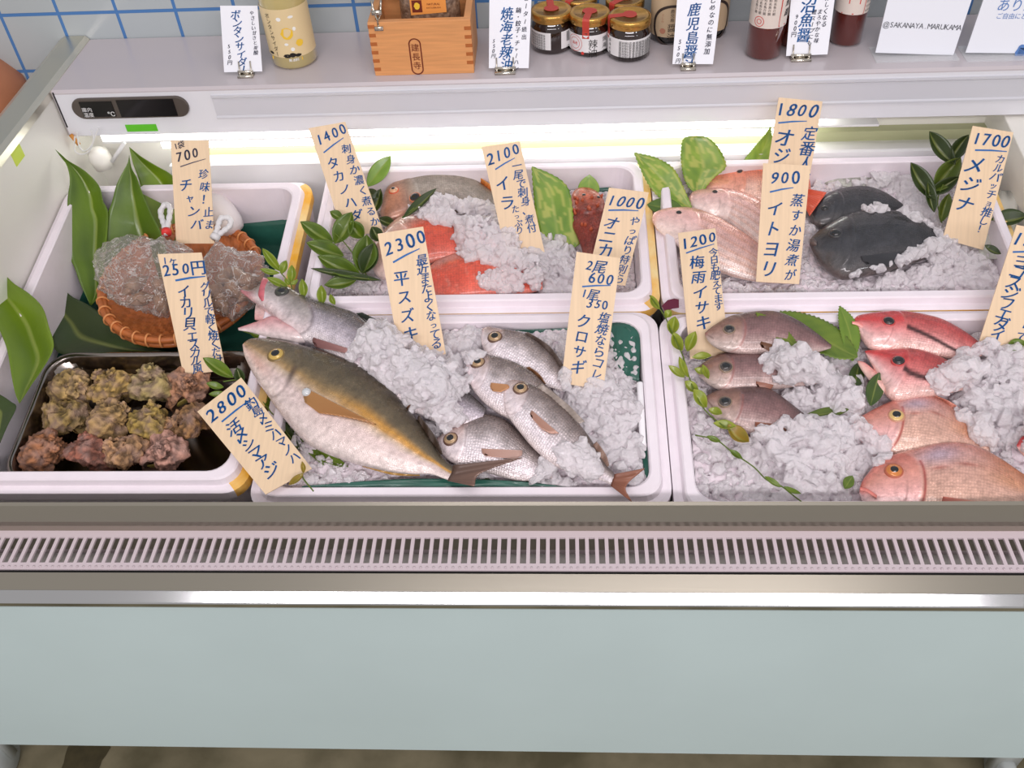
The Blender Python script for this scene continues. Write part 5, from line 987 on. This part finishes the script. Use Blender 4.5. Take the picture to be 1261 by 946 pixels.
card('wooden card priced 1800, tallest, behind the 900 card', (959, 120), (1013, 125), (990, 258), (938, 252), (960, 252, -.022), 56, [(0, [('h', '1800', .46, .24, .40, .04), ('l', .08, .56, .72, .46, .035), ('V', 'オジサン', .28, .66, .28, 2.3, .42), ('V', '定番人気', .84, .55, .84, 1.9, .34)])])
card('wooden card priced 900, in front of the pale pink fish', (940, 201), (998, 204), (984, 350), (931, 347), (955, 345, .0), 52, [(0, [('h', '900', .48, .28, .36, .08), ('l', .18, .60, .68, .48, .035), ('V', 'イトヨリ', .32, .72, .28, 2.45, .38), ('V', '蒸すか湯煮が', .80, .58, .78, 2.5, .28)])])
card('wooden card priced 1200, by the sprig left of the brown fish', (835, 287), (881, 281), (898, 436), (850, 442), (870, 440, -.010), 26, [(0, [('h', '1200', .52, .30, .40, .12), ('l', .16, .62, .92, .46, .04), ('V', '梅雨イサキ', .42, .70, .44, 2.85, .42), ('V', '今日も肥えてます', .88, .58, .86, 2.35, .26)])])
card('wooden card priced 1700, right of the black fish', (1198, 155), (1248, 163), (1211, 308), (1161, 294), (1190, 300, -.012), 52, [(0, [('h', '1700', .52, .26, .38, .06), ('l', .20, .56, .96, .46, .04), ('V', 'メジナ', .30, .66, .30, 2.1, .46), ('V', 'カルパッチョ推し！', .86, .55, .84, 2.45, .25)])])
card('wooden card at the right photo edge above the red striped fish', (1252, 277), (1306, 287), (1260, 434), (1206, 420), (1235, 420, .006), 48, [(0, [('h', '1500', .50, .28, .40, .06), ('l', .10, .62, .90, .46, .04), ('V', 'ヨコスジフエダイ', .34, .66, .34, 2.65, .36), ('V', 'ソテーで', .88, 1.3, .86, 2.6, .30)])])

# ================================================================== SHELF GOODS
clip_m = mat('clip_metal', (206, 200, 188), .18, 1)
def stand_card(label, tl, tr, br, bl, items, cl=(.42, .72), tilt=68, nlab='white hand-lettered cards on the shelf'):
    b = onZ((br[0] + bl[0]) / 2, (br[1] + bl[1]) / 2, SZ + .006)
    root = thing('product_card', label, 'product card', (b[0], b[1], SZ), nlab)
    card('', tl, tr, br, bl, None, tilt, items, m=white_card, parent=root, basept=b, thick=.0008)
    t_ = math.radians(tilt); nn = np.array([0, -math.sin(t_), math.cos(t_)]); upv = np.array([0, math.cos(t_), math.sin(t_)]); wdt = UP(*br, b, tilt)[0] - UP(*bl, b, tilt)[0]; x0 = UP(*bl, b, tilt)[0]
    mb = MB()
    for s in cl:
        q = np.array([x0 + wdt * s, b[1], b[2]]); mb.tube([q + upv * .016 + nn * .0015, q + nn * .0022 - upv * .001, q + nn * .004 - upv * .005], .0012, 6)
    xc = x0 + wdt * (cl[0] + cl[1]) / 2; hw = wdt * (cl[1] - cl[0]) / 2 + .003
    mb.box(xc - hw, xc + hw, b[1] - .010, b[1] + .004, SZ, SZ + .0035); mb.box(xc - hw, xc + hw, b[1] - .003, b[1] - .001, SZ + .003, SZ + .009)
    mb.build('clip_stand', clip_m, root)
stand_card('white card for citrus cider beside the pale yellow bottle', (271, 7), (317, 7), (323, 88), (276, 89), [(0, [('V', 'ボンタンサイダー', .40, .12, .52, 1.72, .26)]), (1, [('V', 'やさしい甘さと炭酸', .84, .12, .88, 1.25, .12), ('V', '550円', .16, .95, .18, 1.5, .14)])])
stand_card('white card for grilled shrimp chilli oil, left of the small jars', (603, -40), (656, -40), (651, 84), (602, 84), [(2, [('V', '焼海老辣油', .42, .85, .44, 2.28, .30)]), (1, [('V', 'リピーター続出', .88, .4, .86, 1.6, .13), ('V', '鍋・餃子・チャーハン', .70, .85, .68, 2.3, .13), ('V', '550円', .12, 1.55, .12, 2.0, .12)])], cl=(.20, .62))
stand_card('white card for Kagoshima soy sauce before the dark bottles', (837, -44), (893, -44), (878, 79), (828, 79), [(0, [('V', '鹿児島醤油', .42, .78, .42, 2.28, .32)]), (1, [('V', 'はじめなのに無添加', .84, .5, .82, 1.9, .14), ('V', '550円', .14, 1.55, .12, 2.1, .13)])], cl=(.25, .52))
stand_card('white card for fish sauce between the red bottles', (978, -48), (1034, -48), (1019, 67), (968, 69), [(2, [('V', '沼魚醤', .42, .75, .38, 1.72, .34)]), (1, [('V', 'ほしくなる', .84, .7, .82, 1.4, .13), ('V', 'まろやかな味', .70, 1.0, .68, 1.75, .12), ('V', '鰹スープにも', .56, 1.0, .54, 1.8, .12), ('V', '900円', .18, 1.1, .14, 1.6, .13)])], cl=(.16, .55))
def rad(p, px): return px * depth(p) / F
# pale yellow bottle
def curved_label(root, ctr, r, z0, z1, a0, a1, m, name='label'):
    V = []; k_ = 24
    for z in (z0, z1):
        for i in range(k_ + 1): a = math.radians(a0 + (a1 - a0) * i / k_); V.append((ctr[0] + r * math.cos(a), ctr[1] + r * math.sin(a), z))
    return mk(name, V, [[i, i + 1, k_ + 2 + i, k_ + 1 + i] for i in range(k_)], m, root)
def cyl_fr(ctr, r, a0, a1, ztop): 
    ra0, ra1 = math.radians(a0), math.radians(a1); wid = r * abs(ra1 - ra0)
    return lambda x, y: np.array([ctr[0] + r * math.cos(ra0 + (ra1 - ra0) * x), ctr[1] + r * math.sin(ra0 + (ra1 - ra0) * x), ztop - y * wid])
blackink = mat('black_ink', (28, 24, 22), .5); redink = mat('red_ink', (206, 60, 52), .5); yelink = mat('yellow_ink', (238, 196, 60), .5); whiteink = mat('white_ink', (240, 240, 236), .5); brownink = mat('brown_ink', (110, 40, 22), .5)
p = onZ(364, 74, SZ); r = rad(p, 28)
bt = thing('cider_bottle', 'pale yellow bottle with cream illustrated label, left end of shelf', 'bottle', p)
MB().lathe([(r * .86, 0), (r, .006), (r, .115), (r * .93, .135), (r * .6, .165), (r * .42, .185), (r * .40, .215), (r * .44, .217), (r * .44, .222)], p, k=40).build('glass', mat('yellow_glass', (214, 196, 134), .08, coat=1, trans=.25), bt)
MB().lathe([(r * .46, .222), (r * .5, .224), (r * .5, .236), (r * .3, .238)], p, k=24).build('cap', mat('gold_cap', (206, 170, 96), .25, .9), bt)
lb = curved_label(bt, p, r + .0005, SZ + .022, SZ + .098, 175, 365, mat('label_cream', (226, 204, 158), .5))
lm = MB(); fr = cyl_fr(p, r + .0009, 190, 350, SZ + .098)
letters(lm, fr, [('V', 'ボンタンサイダー', .30, .06, .34, .72, .085), ('b', .50, .70, .06, .03), ('b', .58, .69, .05, .035), ('b', .66, .70, .05, .025), ('b', .22, .68, .05, .02)], 0, hand=False)
letters(lm, fr, [('b', .56, .36, .09, .09), ('b', .72, .52, .055, .055), ('r', .20, .74, .72, .79)], 1); letters(lm, fr, [('b', .48, .14, .035, .03), ('b', .66, .12, .04, .02), ('b', .68, .30, .025, .03), ('b', .52, .52, .03, .02), ('b', .6, .60, .03, .03), ('h', '無香料', .58, .765, .05, 0)], 2)
lm.build('label_print', [blackink, yelink, whiteink], lb)
# wooden box with packet
mz = SZ; c0 = onZ(462.5, 93.5, mz); c1 = onZ(584, 90, mz)
dx = np.array([c1[0] - c0[0], c1[1] - c0[1], 0]); wd = np.linalg.norm(dx); dx /= wd; dy = np.array([-dx[1], dx[0], 0]); Hh = .085; dp = .105; th_ = .010
mw = mat('masu_wood', (226, 160, 102), .5, noise_amt=.16, noise_scale=16, stretch=(1, 1, 14)); me_ = mat('masu_end_grain', (176, 100, 48), .6)
ms = thing('wooden_box', 'open orange-brown wooden box with finger joints and oval stamp, on shelf', 'wooden box', c0 + dx * wd / 2 + dy * dp / 2)
def ob(mb, a0, a1, b0, b1, z0, z1, m=0):
    return mb.add([c0 + dx * a + dy * b + np.array([0, 0, z]) for z in (z0, z1) for b in (b0, b1) for a in (a0, a1)], [(0, 2, 3, 1), (4, 5, 7, 6), (0, 1, 5, 4), (2, 6, 7, 3), (0, 4, 6, 2), (1, 3, 7, 5)], m)
mb = MB(); ob(mb, 0, wd, 0, th_, 0, Hh); mb.build('front_board', mw, ms, smooth=False, bevel=.0006)
for b_ in (dp - th_,): mb = MB(); ob(mb, 0, wd, b_, b_ + th_, 0, Hh); mb.build('back_board', mw, ms, smooth=False, bevel=.0006)
for a_ in (0, wd - th_): mb = MB(); ob(mb, a_, a_ + th_, th_, dp - th_, 0, Hh); mb.build('side_board', mw, ms, smooth=False, bevel=.0006)
mb = MB(); ob(mb, th_, wd - th_, th_, dp - th_, .001, .006); mb.build('bottom_board', mw, ms, smooth=False)
mb = MB()
for i in range(6):
    z = .008 + i * .0135
    ob(mb, -.0003, th_, -.0003, .004, z, z + .0055)
    if i < 5: ob(mb, wd - th_, wd + .0003, -.0003, .004, z + .007, z + .0125)
mb.build('finger_joints', me_, ms, smooth=False)
fr = lambda x, y: c0 + dx * (wd * x) + np.array([0, 0, Hh - y * wd]) - dy * .0006
lm = MB(); letters(lm, fr, [('o', .435, .36, .062, .19, .012), ('V', '建長寺', .435, .22, .435, .50, .085)], 0, hand=False); lm.build('stamp', brownink, ms, smooth=False)
pk = thing('snack_packet', 'clear packet of brown flakes with orange label in the wooden box', 'packet', c0 + dx * wd * .55 + dy * dp / 2 + np.array([0, 0, .006]))
V = []; n, m = 18, 14
ctrp = c0 + dx * wd * .58 + dy * dp * .52
for i in range(n):
    for j in range(m * 2):
        a = 6.2832 * j / (m * 2); z = .008 + .115 * i / (n - 1); kx = .046; ky = .026 * math.sin(math.pi * (.12 + .88 * (1 - i / (n - 1)))) ** .6 + .002
        V.append(ctrp + dx * kx * np.sign(math.cos(a)) * abs(math.cos(a)) ** .5 + dy * ky * math.sin(a) * (1 + .15 * nz(i * .5, j * .7)) + np.array([0, 0, z]))
Fc = [list(f) for f in grid_faces(n, m * 2, True)] + [list(range(m * 2))[::-1], [(n - 1) * m * 2 + j for j in range(m * 2)]]
mk('packet_body', V, Fc, mat('flakes', (150, 122, 100), .3, noise_amt=.6, noise_scale=160, second=(92, 66, 50), coat=.8, bump=.8, bump_scale=250), pk)
fy = -.029; q0 = ctrp + dy * fy
fr = lambda x, y: q0 + dx * (-.026 + .054 * x) + np.array([0, 0, .125 - .054 * y]) - dy * .0006
mb = MB().add([fr(0, 0) , fr(0, .78), fr(1, .72), fr(1, 0)], [(0, 1, 2, 3)]); lbq = mb.build('packet_label', mat('orange_label', (232, 152, 74), .5), pk, smooth=False, solid=.0004)
fr2 = lambda x, y: fr(x, y) - dy * .0006
lm = MB(); letters(lm, fr2, [('r', .05, .36, .33, .70), ('h', 'NATURAL', .66, .48, .085, 0), ('h', 'KATSUOBUSHI', .66, .58, .06, 0)], 0, hand=False); letters(lm, lambda x, y: fr(x, y) - dy * .001, [('b', .19, .52, .08, .1)], 1); lm.build('label_print', [brownink, yelink], lbq, smooth=False)
cpt = onZ(474, 33, SZ + Hh)
# small white card clipped to the box
root = thing('product_card', 'white card in a metal clip hooked on the wooden box rim', 'product card', c0 + dx * .022 + np.array([0, 0, Hh]), 'white hand-lettered cards on the shelf')
q = c0 + dx * .016 + np.array([0, .004, Hh]) + dy * .002
mb = MB(); mb.tube([q + np.array([-.006, 0, .03]), q + np.array([-.004, -.004, .014]), q + np.array([0, -.006, .004]), q + np.array([0, -.006, -.008])], .0016, 6); mb.tube([q + np.array([.008, 0, .03]), q + np.array([.006, -.004, .014]), q + np.array([.002, -.006, .004])], .0016, 6); mb.box(q[0] - .007, q[0] + .008, q[1] - .009, q[1] - .005, q[2] + .012, q[2] + .018); mb.box(q[0] - .006, q[0] + .007, q[1] - .009, q[1] - .005, q[2] - .012, q[2] - .006); mb.build('clip', clip_m, root)
mb = MB(); mb.add([q + np.array(v) for v in ((-.022, .000, .034), (.024, .000, .036), (.024, .03, .120), (-.022, .03, .118))], [(0, 1, 2, 3)]); mb.build('sheet', white_card, root, smooth=False, solid=.0006)
# jars
gold = mat('jar_lid_gold', (206, 158, 84), .22, .85); jarg = mat('jar_glass', (34, 16, 10), .06, coat=1); labw = mat('label_white', (228, 226, 226), .5); redseal = mat('red_seal', (190, 64, 52), .45)
def jar(px, py, rp, label, ang, kind):
    p = onZ(px, py, SZ); r = rad(p, rp); h = r * 1.55
    j = thing('sauce_jar', label, 'jar', p, 'small gold-lidded chilli oil jars on the shelf')
    MB().lathe([(r * .9, 0), (r, .003), (r, h * .80), (r * .95, h * .88), (r * .86, h * .93), (r * .86, h * 1.0)], p, k=40).build('glass', jarg, j)
    MB().lathe([(r * .88, h * .98), (r * .98, h * .985), (r * 1.0, h * 1.0), (r * 1.0, h * 1.2), (r * .97, h * 1.24), (r * .8, h * 1.25), (r * .78, h * 1.235), (.002, h * 1.235)], p, k=40).build('lid', gold, j)
    zt = SZ + h * 1.25 + .0004; a = math.radians(ang); dr = np.array([math.cos(a), math.sin(a), 0]); sd = np.array([-dr[1], dr[0], 0]); t0 = p * [1, 1, 0] + [0, 0, zt]; w = r * .17
    mb = MB().add([t0 + r * .36 * (dr * math.cos(6.283 * i / 20) * .9 + sd * math.sin(6.283 * i / 20)) for i in range(20)], [list(range(20))])
    P = [t0 + dr * r * .2, t0 + dr * r * .97, t0 + dr * r * 1.012 - [0, 0, .003], t0 + dr * r * 1.012 - [0, 0, h * .26], t0 + dr * r * .98 - [0, 0, h * .40], t0 + dr * r * 1.012 - [0, 0, h * .62]]
    V = [q + sd * w * s for q in P for s in (-1, 1)]; mb.add(V, [[2 * i, 2 * i + 1, 2 * i + 3, 2 * i + 2] for i in range(len(P) - 1)]); mb.build('seal_strip', redseal, j, smooth=False, solid=.0004)
    zt_, zb_ = SZ + h * .74, SZ + h * .18
    if kind == 'info':
        for a0, a1, tx in ((185, 268, 1), (298, 360, 2)):
            lb = curved_label(j, p, r + .0005, zb_, zt_, a0, a1, labw); lm = MB(); fr = cyl_fr(p, r + .0009, a0, a1, zt_)
            if tx == 1: letters(lm, fr, [('h', '名称食用調理油', .5, .10 + .09 * i, .09, 0) for i in range(6)], 0, .0, hand=False)
            else: letters(lm, fr, [('r', .30 + .06 * i, .05, .33 + .06 * i, .50) for i in range(9)] + [('h', '一の', .5, .72, .2, 0)], 0, .0, hand=False)
            lm.build('label_print', blackink, lb, smooth=False)
    elif kind == 'front':
        lb = curved_label(j, p, r + .0005, zb_, zt_, 185, 365, labw); lm = MB(); fr = cyl_fr(p, r + .0009, 185, 365, zt_)
        letters(lm, fr, [('V', '辣油', .52, .06, .52, .34, .15), ('V', '焼海老', .72, .03, .72, .34, .09), ('V', '化学調味料無添加', .86, .03, .86, .34, .04)], 0, 0, hand=False); letters(lm, fr, [('o', .22, .14, .13, .13, .006), ('o', .22, .14, .09, .09, .006), ('h', '海老', .22, .14, .06, 0), ('b', .36, .28, .025, .025)], 1, hand=False); lm.build('label_print', [blackink, redink], lb, smooth=False)
    elif kind == 'fine':
        lb = curved_label(j, p, r + .0005, zb_, zt_, 185, 365, labw); lm = MB(); fr = cyl_fr(p, r + .0009, 185, 365, zt_)
        letters(lm, fr, [('h', '原材料名食用植物油脂海老', .60, .05 + .042 * i, .05, 0) for i in range(7)] + [('V', '焼海老辣油', .12, .03, .12, .34, .05)], 0, 0, hand=False); lm.build('label_print', blackink, lb, smooth=False)
jar(712, 38, 23, 'gold-lidded jar at the back left of the jar group', 235, 'none'); jar(768, 42, 23.5, 'gold-lidded jar at the back right of the jar group', 225, 'none')
jar(679.5, 57, 24.5, 'gold-lidded dark jar at the left, small print label and barcode', 95, 'info'); jar(725.5, 60, 24.5, 'gold-lidded dark jar in the centre with red seal strip down its front', 258, 'front'); jar(773.5, 66, 25.5, 'gold-lidded dark jar nearest the shelf edge with fine print label', 190, 'fine')
# soy bottles
def soy(px, py, rp, label):
    p = onZ(px, py, SZ); r = rad(p, rp); b = thing('soy_sauce_bottle', label, 'bottle', p, 'dark soy sauce bottles with kraft labels')
    MB().lathe([(r * .9, 0), (r, .004), (r, .10), (r * .9, .118), (r * .5, .14), (r * .4, .16), (r * .4, .18)], p, k=36).build('glass', mat('black_glass', (16, 18, 14), .06, coat=1), b)
    MB().lathe([(r * .48, .18), (r * .5, .182), (r * .5, .20), (r * .3, .202)], p, k=24).build('cap', mat('black_cap', (22, 22, 22), .4), b)
    lb = curved_label(b, p, r + .0005, SZ + .012, SZ + .074, 180, 360, mat('kraft_label', (206, 180, 146), .6)); lm = MB(); fr = cyl_fr(p, r + .0009, 180, 360, SZ + .074)
    letters(lm, fr, [('o', .52, .47, .34, .36, .045), ('V', '醤油', .52, .42, .52, .74, .15), ('V', '鹿児島', .52, .18, .52, .40, .07)], 0, .0, hand=False); letters(lm, fr, [('V', 'さしみ', .36, .26, .36, .42, .05), ('b', .37, .56, .05, .05)], 1, 0, hand=False); lm.build('label_print', [mat('sepia_ink', (62, 50, 46), .5), mat('faded_red', (190, 130, 104), .5)], lb, smooth=False)
soy(822, 45, 22, 'dark soy sauce bottle with kraft ring label, right of the jars'); soy(872, 38, 22, 'dark soy sauce bottle mostly hidden behind the soy sauce card')
def redb(px, py, rp, label, print_):
    p = onZ(px, py, SZ); r = rad(p, rp); b = thing('fish_sauce_bottle', label, 'bottle', p, 'red-brown fish sauce bottles')
    MB().lathe([(r * .8, 0), (r, .004), (r, .14), (r * .9, .155), (r * .5, .18), (r * .42, .20), (r * .42, .22)], p, k=36).build('glass', mat('amber_red_glass', (112, 30, 14), .07, coat=1, trans=.35), b)
    MB().lathe([(r * .5, .22), (r * .52, .222), (r * .52, .24), (r * .3, .242)], p, k=24).build('cap', mat('black_cap', (22, 22, 22), .4), b)
    lb = curved_label(b, p, r + .0005, SZ + .052, SZ + .13, 175, 365, mat('label_ivory', (226, 214, 204), .5)); lm = MB(); fr = cyl_fr(p, r + .0009, 190, 350, SZ + .13)
    W_ = 1 / (r * math.radians(160)); hgt = .078 * W_
    if print_ == 1: letters(lm, fr, [('V', '原材料名魚介類', .16 + .09 * i, .3, .16 + .09 * i, hgt * .72, .06) for i in range(5)], 0, 0, hand=False); letters(lm, fr, [('o', .26, hgt * .85, .10, .10, .012), ('o', .26, hgt * .85, .05, .05, .012), ('l', .66, .2, .66, hgt * .94, .02), ('l', .66, hgt * .94, 1.0, hgt * .94, .02)], 1, 0, hand=False); letters(lm, fr, [('V', '魚醤', .84, .45, .84, hgt * .8, .14)], 0, 0)
    else: letters(lm, fr, [('l', .2, hgt * .95, .68, hgt * .95, .02), ('l', .68, .2, .68, hgt * .95, .02), ('r', .32, hgt * .52, .56, hgt * .76)], 1, 0, hand=False); letters(lm, fr, [('V', '名称魚醤油原材料', .74 + .07 * i, .3, .74 + .07 * i, hgt * .95, .055) for i in range(3)], 0, 0, hand=False)
    lm.build('label_print', [blackink, redink], lb, smooth=False)
redb(939, 66, 21.5, 'red-brown fish sauce bottle with fine print label, left of the fish sauce card', 1); redb(972, 52, 18, 'red-brown fish sauce bottle hidden behind its white card', 0); redb(1040, 50, 19.5, 'red-brown fish sauce bottle with red stamp label, right of its card', 0)
# acrylic stands
acry = mat('acrylic', (240, 244, 246), .05); acry.node_tree.nodes['Principled BSDF'].inputs['Alpha'].default_value = .25
def acrylic(label, tl, tr, br, bl, items):
    b = onZ((br[0] + bl[0]) / 2, (br[1] + bl[1]) / 2, SZ + .004); tilt = 72; root = thing('acrylic_sign', label, 'sign', (b[0], b[1], SZ), 'white signs in clear acrylic stands')
    Q = [UP(*q, b, tilt) for q in (tl, tr, br, bl)]; t_ = math.radians(tilt); nn = np.array([0, -math.sin(t_), math.cos(t_)])
    MB().add([q + nn * s for s in (0, -.0006) for q in Q], [(0, 3, 2, 1), (4, 5, 6, 7), (0, 1, 5, 4), (1, 2, 6, 5), (2, 3, 7, 6), (3, 0, 4, 7)]).build('paper', mat('sign_paper', (228, 231, 238), .45), root, smooth=False)
    H = np.linalg.norm(Q[3] - Q[0]) / np.linalg.norm(Q[1] - Q[0]); fr = lambda x, y: (Q[0] * (1 - x) + Q[1] * x) * (1 - y / H) + (Q[3] * (1 - x) + Q[2] * x) * (y / H) + nn * .0005
    lm = MB()
    for ii, it in items: letters(lm, fr, it, ii, 0.0, hand=False)
    lm.build('lettering', [mat('grey_ink', (74, 76, 82), .5), mat('slate_blue_ink', (84, 124, 184), .5)], root, smooth=False)
    x0, x1 = Q[3][0] - .002, Q[2][0] + .004
    MB().box(x0, x1, b[1] - .018, b[1] + .03, SZ + .0002, SZ + .0025).build('acrylic_base', acry, root, smooth=False)
    mb = MB(); e = [q - nn * .0012 for q in Q]; mb.add([q - nn * s for s in (0, .0018) for q in e], [(0, 3, 2, 1), (4, 5, 6, 7), (0, 1, 5, 4), (1, 2, 6, 5), (2, 3, 7, 6), (3, 0, 4, 7)]); mb.build('acrylic_back', acry, root, smooth=False)
acrylic('white sign reading an at-handle, leaning in a clear acrylic stand', (1105, -50), (1213, -50), (1174, 68), (1078, 65), [(0, [('h', '@SAKANAYA.MARUKAMA', .50, .72, .085, -.02)])])
acrylic('white sign with blue lettering and blue patch, right end of shelf', (1228, -50), (1340, -50), (1296, 66), (1189, 65), [(1, [('h', 'ありがとう', .55, .48, .15, 0), ('h', 'ご自由にどうぞ', .45, .60, .07, 0), ('r', .60, .95, 1.0, 1.14), ('b', .62, 1.0, .05, .09)])])
# object beyond the left end of the case
sm_ = mat('tan_leather', (196, 128, 92), .5, noise_amt=.2, noise_scale=8); q = onZ(-12, 62, .78)
stl = thing('stool', 'tan rounded seat with pale edge past the stainless rail, top left corner', 'stool', (q[0] - .06, q[1] - .02, 0))
cx0, cy0 = q[0] - .075, q[1] - .075
MB().lathe([(.13, .70), (.142, .715), (.138, .745), (.10, .79), (.04, .81), (.002, .812)], (cx0, cy0, 0), k=40).build('seat', sm_, stl)
MB().tube([(cx0 + .141 * math.cos(6.2832 * i / 40), cy0 + .141 * math.sin(6.2832 * i / 40), .712) for i in range(40)], .007, 8, closed=True).build('piping', mat('pale_piping', (222, 190, 164), .5), stl)
MB().lathe([(.11, .69), (.11, .70), (.03, .705)], (cx0, cy0, 0), k=24).lathe([(.03, .02), (.03, .69)], (cx0, cy0, 0), k=16).lathe([(.15, 0), (.15, .015), (.03, .03)], (cx0, cy0, 0), k=28).build('pedestal', mat('dark_brown', (52, 38, 28), .6), stl)
bpy.data.objects.remove(_fo)
for o in list(COL.objects):
    if o.type == 'EMPTY' and 'label' in o and not o['label']: del o['label']
